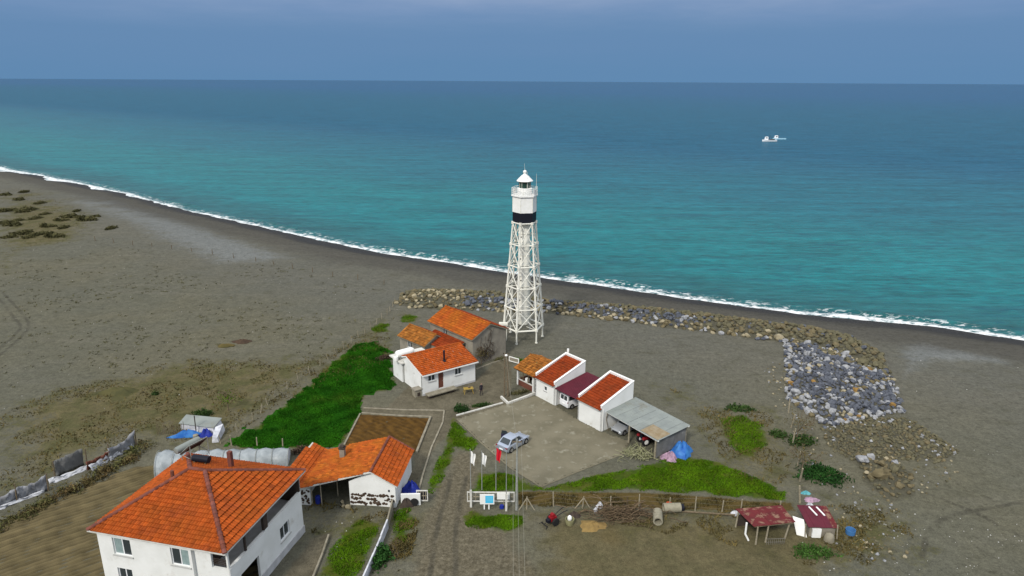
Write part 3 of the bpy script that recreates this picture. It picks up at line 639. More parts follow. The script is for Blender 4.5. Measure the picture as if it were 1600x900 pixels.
def door(par, A, B, h, mat, depth=.1):
    A = Vector((*A, 0)); B = Vector((*B, 0)); d = (B-A).normalized(); n = Vector((d.y, -d.x, 0)); s0, s1, z0, z1 = h
    g = MB(); obox(g, A, d, n, s0, s1, -depth-.05, -depth, z0, z1); dr = g.build('door', mat, par)
    for (a, b) in ((.12, .45), (.55, .9)):
        q = MB(); obox(q, A, d, n, s0+.12, s1-.12, -depth, -depth+.015, z0+(z1-z0)*a, z0+(z1-z0)*b); q.build('door_panel', mat, dr)
    k = MB(); obox(k, A, d, n, s1-.16, s1-.1, -depth, -depth+.06, z0+.95, z0+1.05); k.build('handle', MRIM, dr)
def tiles(par, poly, mat, tw=.25, tl=.36, name='roof_tiles', lift=.075, rough=.014):
    """interlocking tiles over a roof plane; poly[0]->poly[1] is the eave, seen from outside counter-clockwise"""
    A = Vector(poly[0]); e = (Vector(poly[1])-A).normalized(); n = None
    for q in poly[2:]:
        c = e.cross(Vector(q)-A)
        if c.length > .1: n = c.normalized(); break
    s = n.cross(e)
    P2 = [((Vector(q)-A).dot(e), (Vector(q)-A).dot(s)) for q in poly]
    x0 = min(p[0] for p in P2); x1 = max(p[0] for p in P2); y1 = max(p[1] for p in P2)
    nx, ny = max(1, round((x1-x0)/tw)), max(1, round(y1/tl)); tw = (x1-x0)/nx; tl = y1/ny
    CX = x0+(np.arange(nx)+.5)*tw; mb = MB()
    pr = [(0, 0), (.30, .05), (.62, .05), (.80, .004), (1, .0)]
    rowt = rng.uniform(-.10, .10, ny)
    for j in range(ny):
        ok = inside(CX, np.full(nx, (j+.5)*tl), P2)
        for cx in CX[ok]:
            jx, jz = rng.normal(0, .006), abs(rng.normal(0, rough)); v = []
            for yy, up in ((j*tl-.04, lift+jz), ((j+1)*tl, .012+jz*.3)):
                for a, hh in pr: v.append(A+e*(cx+(a-.5)*tw+jx)+s*yy+n*(hh+up))
            v += [A+e*(cx+(a-.5)*tw+jx)+s*(j*tl-.04)+n*.002 for a, hh in pr]
            mb.raw(v, [(0,1,6,5), (1,2,7,6), (2,3,8,7), (3,4,9,8), (11,1,0,10), (12,2,1,11), (13,3,2,12), (14,4,3,13)], min(1, max(0, .5+rng.normal(0, .22)+rowt[j])))
    return mb.build(name, mat, par, None, 'stuff')
def caps(par, lines, mat, r=.15, st=.42, name='ridge_tiles'):
    mb = MB()
    for a, b in lines:
        a = Vector(a); b = Vector(b); d = b-a; n_ = max(1, round(d.length/st)); d /= n_; dn = d.normalized()
        sd_ = dn.cross(Vector((0, 0, 1))).normalized(); up = sd_.cross(dn)
        for i in range(n_):
            p0 = a+d*i-dn*.05; p1 = a+d*(i+1); v = []
            for p, rr in ((p0, r*1.12), (p1, r*.92)):
                for k in range(5): q = math.pi*k/4; v.append(p+sd_*(rr*math.cos(q))+up*(rr*.75*math.sin(q)))
            mb.raw(v, [(k, k+1, k+6, k+5) for k in range(4)]+[(4,3,2,1,0)], min(1, max(0, .5+rng.normal(0, .25))))
    return mb.build(name, mat, par, None, 'stuff')
def deck(par, polys, mat=MFA, th=.14, name='roof'):
    mb = MB()
    for p in polys: mb.slab(p, th)
    return mb.build(name, mat, par)

# ================================================================== big two-storey house
H = thing('white_house', 'large white two-storey house with orange hipped tile roof and dark side balcony', 'house', (-32.99, 45.43), -12.9)
EU, EV, EZ, RZ = 12.1, 11.7, 6.3, 8.95
fl_, fr_, br_, bl_ = (0,0,EZ), (EU,0,EZ), (EU,EV,EZ), (0,EV,EZ); r1, r2 = (EU/2+.45, EV/2, RZ), (EU/2-.95, EV/2, RZ)
W0, W1 = .35, 11.7
mb = MB(); f0, f1 = (W0, .4), (8.8, .4)
w1 = (1.35, 3.0, 4.1, 5.65); w2 = (6.6, 8.2, 4.1, 5.65); w3 = (1.35, 2.7, 1.5, 2.85); w4 = (6.3, 7.9, 1.4, 2.75)
wall(mb, f0, f1, 0, 6.14, [w1, w2, w3, w4]); wall(mb, f1, (8.8, .7), 0, 6.14)
g0, g1_ = (8.8, .7), (W1, .7); op = (1.45, 2.75, 4.2, 5.7); lo = (.9, 2.2, 1.2, 2.7)
wall(mb, g0, g1_, 0, 6.14, [op, lo], .22)
s0, s1 = (W1, .7), (W1, 11.3); sw_ = (6.9, 8.4, 1.6, 2.95); bo = (1.3, 3.7, .25, 2.75)
wall(mb, s0, s1, 0, 3.3, [sw_, bo], .22)
wall(mb, (W1, 11.3), (W0, 11.3), 0, 6.14); wall(mb, (W0, 11.3), f0, 0, 6.14)
mb.build('wall', MW, H)
mb = MB(); mb.box(W1-.22, W1+.06, .72, 5.6, 3.3, 4.25); mb.box(W1-.22, W1+.012, 5.6, 11.29, 3.3, 4.35); mb.build('balcony_parapet', MW, H)
mb = MB(); mb.box(9.4, W1-.23, .93, 11.08, 3.05, 3.28); mb.build('balcony_floor', MWB, H)
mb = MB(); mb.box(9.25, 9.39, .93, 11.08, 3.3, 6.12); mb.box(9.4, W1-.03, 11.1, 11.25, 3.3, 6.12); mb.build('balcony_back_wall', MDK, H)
mb = MB(); mb.box(W1-.2, W1+.03, 5.45, 6.0, 4.36, 6.12); mb.build('balcony_pier', MDK, H)
for v in (2.9,): 
    mb = MB(); mb.box(W1-.16, W1, v, v+.16, 4.26, 6.12); mb.build('balcony_post', MDK, H)
mb = MB(); mb.box(W1-.15, W1-.03, .74, .9, 4.26, 6.12); mb.build('corner_post', MWHT, H)
mb = MB()
for z in (4.45, 4.6, 4.75, 4.9): mb.box(10.25, 11.5, .86, .9, z, z+.05)
mb.build('balcony_rail', MDK, H)
mb = MB(); mb.box(W0-.06, 8.86, .3, .395, 0, .7); mb.box(W1+.005, W1+.08, 4.5, 11.35, 0, .75); mb.build('plinth', MWB, H)
window(H, f0, f1, w1, lights=2, glass=(MGLG, MGL)); window(H, f0, f1, w2, lights=2, glass=(MGL, MGLG)); window(H, f0, f1, w3); window(H, f0, f1, w4)
window(H, g0, g1_, lo); window(H, s0, s1, sw_, lights=2)
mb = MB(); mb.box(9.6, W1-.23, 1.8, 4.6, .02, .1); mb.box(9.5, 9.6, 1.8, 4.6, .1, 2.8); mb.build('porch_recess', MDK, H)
mb = MB(); mb.box(W1-.4, W1-.24, 2.2, 2.9, .1, 1.0); mb.build('porch_chest', MYEL, H)
rf = deck(H, [[fl_, fr_, br_, bl_]], MFA, .16)
mb = MB(); mb.raw([fl_, fr_, br_, bl_, r1, r2], [(0,1,4,5), (1,2,4), (2,3,5,4), (3,0,5)]); mb.build('roof_plane', MRT, rf)
tiles(rf, [fl_, fr_, r1, r2], MRT); tiles(rf, [fr_, br_, r1], MRT, .25, .46, lift=.115); tiles(rf, [br_, bl_, r2, r1], MRT); tiles(rf, [bl_, fl_, r2], MRT)
up = lambda p, d=.07: (p[0], p[1], p[2]+d)
caps(rf, [(up(fl_), up(r2)), (up(fr_), up(r1)), (up(br_), up(r1)), (up(bl_), up(r2)), (up(r2), up(r1))], MRG, .17)
mb = MB(); mb.box(-.03, EU+.03, -.06, -.003, EZ-.12, EZ+.02); mb.box(EU+.003, EU+.06, -.003, EV, EZ-.12, EZ+.02); mb.build('gutter', MFA, rf)
mb = MB(); mb.tube((4.05, 5.0, 8.0), (4.05, 5.0, 9.15), .17, .15, 8); mb.build('vent_pipe', MBRK, rf)
mb = MB(); mb.box(6.85, 7.2, 8.3, 8.65, 7.4, 9.35); mb.build('chimney', MRG, rf)
# solar water heater standing on the back of the roof
S = thing('solar_water_heater', 'solar water heater with slatted collector and tank on the white house roof', 'solar heater', (-28.4, 54.5, 7.35), 242)
mb = MB()
for x in (-.9, .9): mb.tube((x, -.7, 0), (x, -.7, .55), .035); mb.tube((x, .6, 0), (x, .6, 1.7), .035); mb.tube((x, -.7, .5), (x, .6, 1.68), .035); mb.tube((x, .6, .4), (x, -.7, .5), .03)
mb.build('stand', MPOL, S)
mb = MB(); mb.hexa([(-1.0,-.78,.5), (1.0,-.78,.5), (1.0,.62,1.66), (-1.0,.62,1.66)], [(-1.0,-.83,.58), (1.0,-.83,.58), (1.0,.57,1.74), (-1.0,.57,1.74)]); col_ = mb.build('collector', MDK, S)
for i in range(8):
    x = -.9+i*.257; mb = MB(); mb.tube((x, -.8, .62), (x, .54, 1.76), .05, .05, 6); mb.build('collector_tube', MPOL, col_)
mb = MB(); mb.lathe([(.05, -1.25), (.3, -1.2), (.33, -1.0), (.33, 1.0), (.3, 1.2), (.05, 1.25)], 14, (0, -1.0, .95), axis='x'); mb.build('tank', MZIN, S, 40)
S2 = thing('water_drum', 'dark water drum lying on the back slope of the white house roof', 'drum', (-27.0, 52.6, 8.05), -12)
mb = MB(); mb.lathe([(.05, -.8), (.3, -.78), (.32, 0), (.3, .78), (.05, .8)], 12, (0, 0, .3), axis='x'); mb.build('barrel', MBLK, S2, 40)
mb = MB(); mb.box(-.6, -.5, -.3, .3, 0, .08); mb.box(.5, .6, -.3, .3, 0, .08); mb.build('cradle', MTIM, S2)

# ================================================================== white outbuilding with open shed
OB = thing('outbuilding', 'low whitewashed outbuilding with sprawling orange tile roof and open shed bay', 'outbuilding', (-15.79, 58.12), -5.55)
Wd, ez, rz, dp = 4.6, 2.62, 3.95, 6.6
mb = MB(); wall(mb, (0,0), (Wd,0), 0, ez); mb.face([(0,0,ez), (Wd,0,ez), (Wd/2,0,rz-.12)])
wall(mb, (Wd,0), (Wd,dp-.2), 0, ez); wall(mb, (Wd,dp-.2), (-4.6,dp-.2), 0, ez-.5); mb.face([(Wd,dp-.2,ez), (0,dp-.2,ez), (Wd/2,dp-.2,rz-.12)])
wall(mb, (0, dp-.2), (0,0), 0, ez); wall(mb, (-4.6, dp-.2), (-4.6, 0), 0, 1.9)
mb.build('wall', MW, OB)
# rubble masonry showing where the render has come away
mb = MB()
for i in range(130):
    u = rng.uniform(.15, Wd-.15); row = (1.25, .80, .35)[rng.integers(3)]; z = row+rng.normal(0, .07)
    if row == .80 and not (.2 < u < 1.1 or 1.7 < u < 3.0 or 3.5 < u < 4.4): continue
    if row == .35 and u > 3.7: continue
    r = rng.uniform(.08, .17); mb.lathe([(.02, -.05), (r, -.03), (r*.8, .05), (.02, .07)], 7, (u, 0, z), rng.random(), axis='y')
mb.build('exposed_stones', MBRN, OB, None, 'stuff')
lz = 1.95
A0, A1, A2, A3 = (-4.75, -.75, lz), (Wd/2, -.25, rz), (Wd/2, dp, rz), (-4.55, dp, lz+.05)
Rr = [(Wd+.25, -.25, ez-.14), (Wd+.25, dp, ez-.14), A2, A1]
V0, V1 = (-4.75, -.75, lz), (-4.55, dp, lz+.05)
L_ = [V1, V0, (-6.6, -.2, 2.75), (-6.2, dp, 2.8)]
mb = MB(); mb.slab([A0, A1, A2, A3], .12); mb.slab(Rr, .12); mb.slab([V0, (-4.755, dp, lz), (-6.2, dp, 2.8), (-6.6, -.2, 2.75)], .1); rf = mb.build('roof', MFA, OB)
tiles(rf, [A3, A0, A1, A2], MRTY); tiles(rf, Rr, MRT, .27, .40)
tiles(rf, [(-4.7, -.6, lz+.02), (-4.6, dp, lz+.02), (-6.2, dp, 2.82), (-6.6, -.2, 2.77)], MRT, .3, .42)
caps(rf, [(up(A1), up(A2)), (up(Rr[1]), up(A2))], MRG, .13)
mb = MB(); mb.box(-2.25, -1.75, 3.9, 4.4, 2.2, 3.75); ch = mb.build('chimney', MTAN, rf)
mb = MB(); mb.box(-2.33, -1.67, 3.82, 4.48, 3.75, 3.85); mb.box(-2.2, -1.8, 3.95, 4.35, 3.85, 4.05); mb.build('chimney_cap', MDK, ch)
for u in (-2.75, -1.7, -3.7):
    mb = MB(); mb.tube((u, -.35 if u != -1.7 else 1.3, 0), (u, -.35 if u != -1.7 else 1.3, 2.3), .06, .05, 6); mb.build('shed_post', MTIMP, OB)
mb = MB(); mb.box(-4.75, -3.8, -.5, -.3, 0, 1.85); pr_ = mb.build('stone_pier', MW, OB)
mb = MB()
for i in range(26): mb.lathe([(.02, -.05), (rng.uniform(.07, .15), -.03), (.08, .04), (.02, .05)], 6, (rng.uniform(-4.65, -3.9), -.5, rng.uniform(.2, 1.7)), rng.random(), axis='y')
mb.build('exposed_stones', MBRN, pr_, None, 'stuff')
mb = MB(); mb.box(3.9, 4.05, -.06, 0, 1.75, 1.95); mb.build('wall_lamp', MBLK, OB)
mb = MB(); mb.lathe([(.2, 0), (.26, .1), (.26, .75), (.2, .85)], 10, (0, 0, 0)); o_ = mb.build('blue_barrel', MNVY); o_.location = (-19.0, 58.3, 0); tag(o_, 'dark blue barrel standing under the shed roof of the outbuilding', 'barrel')
for k, (x, y, s_) in enumerate(((-16.35, 57.6, .9), (-15.9, 57.55, 1.15), (-16.6, 58.3, .8))):
    o_ = link('limewashed_stone', rock_data('cream', k)); o_.location = (x, y, .2); o_.scale = (.32*s_, .28*s_, .4*s_); tag(o_, 'pale stone piled against the left corner of the stained white wall', 'stone', 'stones at the wall corner')

# ================================================================== white cottage
CT = thing('cottage', 'small white cottage with orange tile roof, dark door and black stove pipe', 'cottage', (-11.74, 82.39), 35)
cw, cd, ce, crz = 8.2, 4.25, 3.15, 4.3
FA, FB = (0,0), (cw,0); ow1 = (.9, 1.95, 1.8, 2.65); odr = (2.4, 3.2, .45, 2.7); ow2 = (5.0, 6.0, 1.7, 3.1)
mb = MB(); wall(mb, FA, FB, 0, ce, [ow1, odr, ow2]); wall(mb, FB, (cw, 5.4), 0, ce); mb.face([(cw,0,ce), (cw,5.4,ce), (cw,cd,crz-.15)])
wall(mb, (cw,5.4), (-.1,5.4), 0, ce); lw = (3.0, 3.3, 2.15, 2.5)
wall(mb, (0,5.4), FA, 0, ce, [lw]); mb.face([(0,5.4,ce), (0,0,ce), (0,cd,crz-.15)]); mb.build('wall', MW, CT)
mb = MB(); mb.box(-.25, 4.2, 5.42, 8.3, 0, 2.85); mb.build('annex', MW, CT)
mb = MB(); mb.box(-.6, 4.5, 5.0, 8.7, 2.853, 3.02); mb.build('flat_roof', MFA, CT)
mb = MB(); mb.box(.02, cw-.02, -.03, -.003, .0, .25); mb.build('plinth', MWB, CT)
window(CT, FA, FB, ow1, .1, 2); window(CT, FA, FB, ow2, .1, 2); door(CT, FA, FB, odr, MBRK); window(CT, (0,5.4), FA, lw, .08, 1, sill=False, fr=.04)
pf = [(-.2,-.45,ce-.02), (cw+.2,-.45,ce-.02), (cw+.2,cd,crz), (-.2,cd,crz)]; pb = [(cw+.2,5.6,3.8), (-.2,5.6,3.8), (-.2,cd,crz), (cw+.2,cd,crz)]
rf = deck(CT, [pf, pb], MWHT, .16); tiles(rf, pf, MRT, .3, .4); tiles(rf, pb, MRT, .3, .4); caps(rf, [(up(pf[3]), up(pf[2]))], MRT, .13)
mb = MB(); mb.box(-.22, cw+.22, -.56, -.455, ce-.2, ce-.06); mb.build('gutter', MWHT, rf)
mb = MB(); mb.tube((4.05, 1.25, 3.5), (4.05, 1.25, 5.05), .13, .13, 8); mb.lathe([(.3, 0), (.3, .12), (.14, .3)], 8, (4.05, 1.25, 3.5)); mb.lathe([(.17, 0), (.05, .14)], 8, (4.05, 1.25, 5.05)); mb.build('stove_pipe', MBLK, rf)
mb = MB(); mb.tube((-.07, .06, 0), (-.07, .06, 3.1), .05, .05, 6); mb.tube((-.07, 5.3, 0), (-.07, 5.3, 3.1), .05, .05, 6); mb.build('drain_pipe', MPOL, CT)
mb = MB(); mb.box(cw+.005, cw+.06, 3.2, 4.1, 2.3, 2.9); mb.build('meter_box', MWHT, CT)
TK = thing('water_tank', 'white cylindrical water tank lying on the flat roof behind the cottage', 'water tank', (-14.9, 88.4, 3.02), 38)
mb = MB(); mb.lathe([(.04, -1.4), (.36, -1.36), (.5, -1.15), (.52, -.4), (.52, .6), (.5, 1.15), (.36, 1.36), (.04, 1.4)], 18, (0, 0, .72), axis='x'); mb.build('tank', MWHT, TK, 40)
mb = MB(); mb.lathe([(.3, 0), (.36, .3), (.3, .6), (.05, .66)], 12, (-1.6, -.35, 0)); mb.build('float_tank', MWHT, TK, 40)
mb = MB(); 
for x in (-.9, .9): mb.box(x-.1, x+.1, -.45, .45, 0, .32)
mb.build('cradle', MPOL, TK)
BN = thing('stone_step', 'long raised concrete bench slab in front of the cottage door', 'bench', (-11.74, 82.39), 35)
mb = MB(); mb.box(.1, 4.45, -1.5, -.5, .42, .56); mb.build('top_slab', MKER, BN)
mb = MB(); mb.box(.3, 1.0, -1.25, -.6, 0, .418); mb.box(3.4, 4.1, -1.25, -.6, 0, .418); mb.build('support', MDK, BN)
BX = thing('brick_oven', 'small pale masonry box at the left corner of the cottage', 'oven', (-12.48, 82.53), 35)
mb = MB(); mb.box(-.5, .5, -.45, .45, 0, .95); mb.build('body', MKER, BX); mb = MB(); mb.box(-.6, .6, -.55, .55, .953, 1.08); mb.build('lid', MTAN, BX); mb = MB(); mb.box(-.2, .2, -.47, -.452, .1, .6); mb.build('opening', MDK, BX)

# ================================================================== grey annex buildings behind the cottage
def gable(name, label, cat, loc, th, w_, dp, ez, rz, wmat, tmat, tw=.32, tl=.42, ov=.35, fr=.25):
    B_ = thing(name, label, cat, loc, th)
    mb = MB(); wall(mb, (0,0), (w_,0), 0, ez); mb.face([(0,0,ez), (w_,0,ez), (w_/2,0,rz-.16)]); wall(mb, (w_,0), (w_,dp), 0, ez)
    wall(mb, (w_,dp), (0,dp), 0, ez); mb.face([(w_,dp,ez), (0,dp,ez), (w_/2,dp,rz-.16)]); wl = (dp*.30, dp*.30+1.1, ez-1.5, ez-.5)
    wall(mb, (0,dp), (0,0), 0, ez, [wl]); mb.build('wall', wmat, B_)
    window(B_, (0,dp), (0,0), wl, .1, 2)
    k = (rz-ez)/(w_/2)*ov
    l = [(-ov, dp+fr, ez-k), (-ov, -fr, ez-k), (w_/2, -fr, rz), (w_/2, dp+fr, rz)]; r_ = [(w_+ov, -fr, ez-k), (w_+ov, dp+fr, ez-k), (w_/2, dp+fr, rz), (w_/2, -fr, rz)]
    rf = deck(B_, [l, r_], MKER, .16); tiles(rf, l, tmat, tw, tl); tiles(rf, r_, MRTR, tw, tl); caps(rf, [(up(l[2]), up(l[3]))], tmat, .13)
    return B_, rf
G1, rf = gable('grey_building', 'weathered grey gabled building with orange roof beside the lighthouse', 'building', (-5.62, 92.34), 42.5, 6.4, 10.5, 4.4, 5.9, MTAN, MRTY)
mb = MB(); mb.box(-.34, -.24, -.2, 10.7, 4.05, 4.2); mb.build('gutter', MKER, rf)
mb = MB()
for _ in range(70):                         # bare climber on the gable wall
    x = rng.normal(2.6, .8); z = abs(rng.normal(.0, 1.3)); mb.path([(x, -.05, z), (x+rng.normal(0, .3), -.1, z+rng.uniform(.4, .9)), (x+rng.normal(0, .6), -.07, z+rng.uniform(.9, 1.7))], .018, 3, rng.random())
mb.build('bare_climber', MBRN, G1, None, 'stuff')
G2, rf2 = gable('small_annex', 'small grey shed with bright orange gabled roof behind the cottage', 'shed', (-12.85, 94.29), 45.6, 4.2, 6.2, 2.5, 3.6, MTAN, MRTP, ov=.3)
G3 = thing('link_roof', 'low red tiled lean-to linking the grey shed and the grey building', 'lean-to', (-5.62, 92.34), 42.5)
lq = [(-2.9, 1.5, 2.3), (-.3, 1.5, 3.4), (-.3, 8.8, 3.4), (-2.9, 8.8, 2.3)]
rf = deck(G3, [lq], MKER, .12); tiles(rf, [lq[3], lq[0], lq[1], lq[2]], MRTR, .34, .42)
mb = MB(); mb.box(-2.8, -2.65, 1.6, 8.7, 0, 2.2); mb.box(-2.64, -.05, 1.6, 1.75, 0, 2.2); mb.build('wall', MTAN, G3)

# ================================================================== pavilion, garages, car port
PV = thing('pavilion', 'open pavilion with ochre mossy tile roof and brick-red dado', 'pavilion', (.31, 86.36), -50)
pq = [(0,0,2.4), (4.25,0,2.4), (4.25,3.0,3.6), (0,3.0,3.6)]; pk = [(4.25,4.6,3.0), (0,4.6,3.0), (0,3.0,3.6), (4.25,3.0,3.6)]
rf = deck(PV, [pq, pk], MTIM, .12); tiles(rf, pq, MRTP, .34, .42, rough=.04); tiles(rf, pk, MRTP, .34, .42, rough=.04); caps(rf, [(up(pq[3]), up(pq[2]))], MRTP, .12)
for a, b in ((.5,.35), (3.7,.35), (.5,4.2), (3.7,4.2)):
    mb = MB(); mb.box(a-.12, a+.12, b-.12, b+.12, 0, 2.55 if b < 1 else 3.0); mb.build('pillar', MW, PV)
mb = MB(); mb.box(.65, 3.55, .3, .42, 0, .85); mb.box(.44, .56, .5, 4.05, 0, .85); mb.build('dado_wall', MBRK, PV)
mb = MB(); mb.box(.6, 3.6, .26, .46, .853, .93); mb.build('rail', MFA, PV)
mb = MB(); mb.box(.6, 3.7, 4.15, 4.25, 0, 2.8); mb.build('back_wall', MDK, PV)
for u in (1.55, 2.6):
    mb = MB(); mb.box(u-.05, u+.05, .31, .41, .94, 2.5); mb.build('mullion', MTIM, PV)
mb = MB(); mb.box(1.7, 2.1, .6, 1.0, .75, 1.3); mb.box(2.75, 3.15, .9, 1.3, .75, 1.25); mb.build('seat', MW, PV)
def garage(name, label, loc, w_, dp, ez, pz, win):
    B_ = thing(name, label, 'garage', loc, -51)
    sl = lambda v: ez+.1+(pz-ez-.35)*v/dp      # roof plane height
    mb = MB(); wn = (w_*.45, w_*.45+.55, 1.45, 2.05); wall(mb, (0,0), (w_,0), 0, ez, [wn] if win else [])
    for u0, u1, sgn in ((w_-.2, w_, 1), (0, .2, -1)):
        a = [(u0,0,0), (u1,0,0), (u1,dp,0), (u0,dp,0)]; b = [(u0,.0,ez+.42), (u1,.0,ez+.42), (u1,dp,pz), (u0,dp,pz)]
        mb.hexa(a, b)
    mb.hexa([(.2,dp-.22,0), (w_-.2,dp-.22,0), (w_-.2,dp-.003,0), (.2,dp-.003,0)], [(.2,dp-.22,pz-.003), (w_-.2,dp-.22,pz-.003), (w_-.2,dp-.003,pz-.003), (.2,dp-.003,pz-.003)])
    mb.build('wall', MW, B_)
    if win: window(B_, (0,0), (w_,0), wn, .08, 1, fr=.05)
    q = [(.21,-.32,sl(-.32)), (w_-.21,-.32,sl(-.32)), (w_-.21,dp-.23,sl(dp)), (.21,dp-.23,sl(dp))]; q2 = [(-.05,-.32,sl(-.32)), (w_+.05,-.32,sl(-.32)), (w_+.05,-.01,sl(0)), (-.05,-.01,sl(0))]
    rf = deck(B_, [q], MFA, .12); tiles(rf, q, MRTR, .32, .42); tiles(rf, q2, MRTR, .32, .36)
    mb = MB(); c = .05
    for u0, u1 in ((w_-.24, w_+.04), (-.04, .24)):
        mb.hexa([(u0,-.03,ez+.425), (u1,-.03,ez+.425), (u1,dp+.04,pz+.004), (u0,dp+.04,pz+.004)], [(u0,-.03,ez+.49), (u1,-.03,ez+.49), (u1,dp+.04,pz+.07), (u0,dp+.04,pz+.07)])
    mb.box(.243, w_-.243, dp-.26, dp+.035, pz+.002, pz+.068); mb.build('coping', MWHT, B_)
    mb = MB(); mb.tube((w_+.07, .2, .05), (w_+.07, .2, ez), .05, .05, 6); mb.build('drain_pipe', MWHT, B_)
    return B_
GA = garage('garage_block', 'white block with stepped parapet, red roof and a small window, next to the pavilion', (3.17, 82.66), 3.76, 5.4, 2.8, 4.82, True)
mb = MB(); mb.tube((.5, 5.3, 4.8), (.4, 5.4, 5.5), .12, .16, 8); mb.build('vent', MWHT, GA)
GB = garage('garage_block', 'white windowless block with stepped parapet, red roof, next to the corrugated car port', (8.19, 76.08), 3.96, 5.5, 2.9, 5.03, False)
SR = thing('maroon_roof', 'maroon sheet roof spanning the gap between the two white blocks over the van', 'roof', (3.17, 82.66), -51)
mb = MB(); mb.slab([(3.85,-.1,2.55), (8.15,-.1,2.55), (8.15,5.6,3.25), (3.85,5.6,3.25)], .05); sh_ = mb.build('sheet', MMAR, SR)
mb = MB()
for i in range(18): u = 3.95+i*.245; mb.hexa([(u,-.1,2.552), (u+.06,-.1,2.552), (u+.06,5.6,3.252), (u,5.6,3.252)], [(u+.015,-.1,2.59), (u+.045,-.1,2.59), (u+.045,5.6,3.29), (u+.015,5.6,3.29)], rng.random())
mb.build('sheet_ribs', MMAR, sh_)
mb = MB(); mb.box(3.9, 8.1, 5.3, 5.42, 0, 3.05); mb.build('back_wall', MTAN, SR)
CP = thing('car_port', 'grey corrugated metal car port with rusty patch, open at the front', 'car port', (11.03, 73.83), -55.3)
cW, cD, h0, h1 = 8.8, 5.15, 2.4, 2.75
def corr(par, name, u0, u1, v0, v1, mat, dz=0, st=.12):
    mb = MB(); us = np.arange(u0, u1+1e-6, st); zz = lambda v: h0+(h1-h0)*v/cD+dz
    vs = []; 
    for i, u in enumerate(us):
        for v in (v0, v1): vs += [(u, v, zz(v)+.035*(i % 2))]
    for i in range(len(us)-1): mb.raw([vs[2*i], vs[2*i+2], vs[2*i+3], vs[2*i+1]], [(0,1,2,3)], tt)
    return mb.build(name, mat, par)
for i in range(9):
    tt = rng.random(); u = i*cW/9; corr(CP, 'roof_sheet', u, u+cW/9+.03, -.05, cD+.05, MZIN if i < 8 else MZIN, .006*(i % 2))
tt = .5; corr(CP, 'rusty_sheet', 6.0, 8.7, .1, 2.1, MRUS, .045)
for u in (.15, 4.3, 8.4):
    mb = MB(); mb.box(u-.07, u+.07, .05, .19, 0, h0-.11); mb.build('post', MTIMP, CP); mb = MB(); mb.box(u-.06, u+.06, cD-.25, cD-.12, 0, h1-.12); mb.build('post', MTIMP, CP)
mb = MB(); mb.box(-.05, cW, .02, .2, h0-.1, h0-.01); mb.box(0, cW, cD-.28, cD-.1, h1-.12, h1-.03); mb.build('beam', MWHT, CP)
mb = MB(); mb.hexa([(8.42,.25,.1), (8.5,.25,.1), (8.5,cD-.3,.75), (8.42,cD-.3,.75)], [(8.42,.25,h0-.12), (8.5,.25,h0-.12), (8.5,cD-.3,h1-.14), (8.42,cD-.3,h1-.14)]); mb.build('side_panel', MGRY, CP)
mb = MB(); mb.box(.1, 8.4, cD-.1, cD, 0, h1-.2); mb.build('back_wall', MGRY, CP)
mb = MB(); mb.path([(.12,.1,.1), (.6,.12,2.2)], .05); mb.path([(.9,.1,.1), (.2,.12,2.0)], .04); mb.build('brace', MTIM, CP)

# ================================================================== lighthouse
LH = thing('lighthouse', 'tall white lattice lighthouse with black band, gallery and green lantern', 'lighthouse', (1.86, 104.17), 0)
def hexp(r, z, off=0): return [(r*math.sin(R(-20+60*k+off)), -r*math.cos(R(-20+60*k+off)), z) for k in range(6)]
zr = [2.1, 5.5, 8.9, 12.3, 15.7, 19.1]; rad = [3.2-1.38*(z-2.1)/17 for z in zr]
hx = [hexp(r, z) for r, z in zip(rad, zr)]
for k in range(6):
    mb = MB()
    for i in range(5): mb.tube(hx[i][k], hx[i+1][k], .17-.01*i, .165-.01*i, 8)
    b_ = hx[0][k]; mb.tube((b_[0], b_[1], 0), b_, .13, .13, 8); mb.lathe([(.24, -.1), (.2, .12)], 8, (b_[0], b_[1], 0))
    mb.build('leg', MSTE, LH, 40)
for i in range(6):
    mb = MB()
    for k in range(6): mb.tube(hx[i][k], hx[i][(k+1) % 6], .10 if i else .14, None, 6)
    if i < 5:
        for k in range(6): mb.tube(hx[i][k], (hx[i][k][0]*.25, hx[i][k][1]*.25, zr[i]), .05, None, 5)
    mb.build('ring', MSTE, LH)
for i in range(5):
    for k in range(6):
        mb = MB(); a, b_, c, d = hx[i][k], hx[i][(k+1) % 6], hx[i+1][k], hx[i+1][(k+1) % 6]
        mb.tube(a, d, .072, None, 5); mb.tube(b_, c, .072, None, 5)
        mid = (Vector(a)+Vector(d)+Vector(b_)+Vector(c))/4; mb.lathe([(.02,-.05), (.16,-.05), (.16,.05), (.02,.05)], 6, tuple(mid))
        mb.build('cross_brace', MSTE, LH)
mb = MB(); mb.lathe([(.05,-.22), (.24,-.2), (.24,.2), (.05,.22)], 8); jm = mb.mesh('joint', MSTE)
for i in range(6):
    for k in range(6): link('joint', jm, LH).location = hx[i][k]
mb = MB(); mb.lathe([(.90, 2.5), (.93, 2.6), (.90, 19.0), (.88, 19.05)], 24); tube_ = mb.build('stair_tube', MCYL, LH, 40)
for z in zr[1:5]+[3.8, 7.2, 10.6, 14.0, 17.4]:
    mb = MB(); mb.lathe([(.93, z-.06), (.97, z-.05), (.97, z+.05), (.93, z+.06)], 24); mb.build('flange', MSTE, tube_)
for z, a in ((4.6, -35), (6.6, -40), (9.9, -30), (13.4, -38), (16.9, -33)):
    q = R(a); mb = MB(); mb.lathe([(.12, -.04), (.12, .04)], 8, (.93*math.sin(q), -.93*math.cos(q), z), axis='y'); mb.build('porthole', MDK, tube_)
pl = hexp(1.9, 19.1); mb = MB(); mb.slab(hexp(1.88, 19.22), .18); mb.build('drum_floor', MWHT, LH)
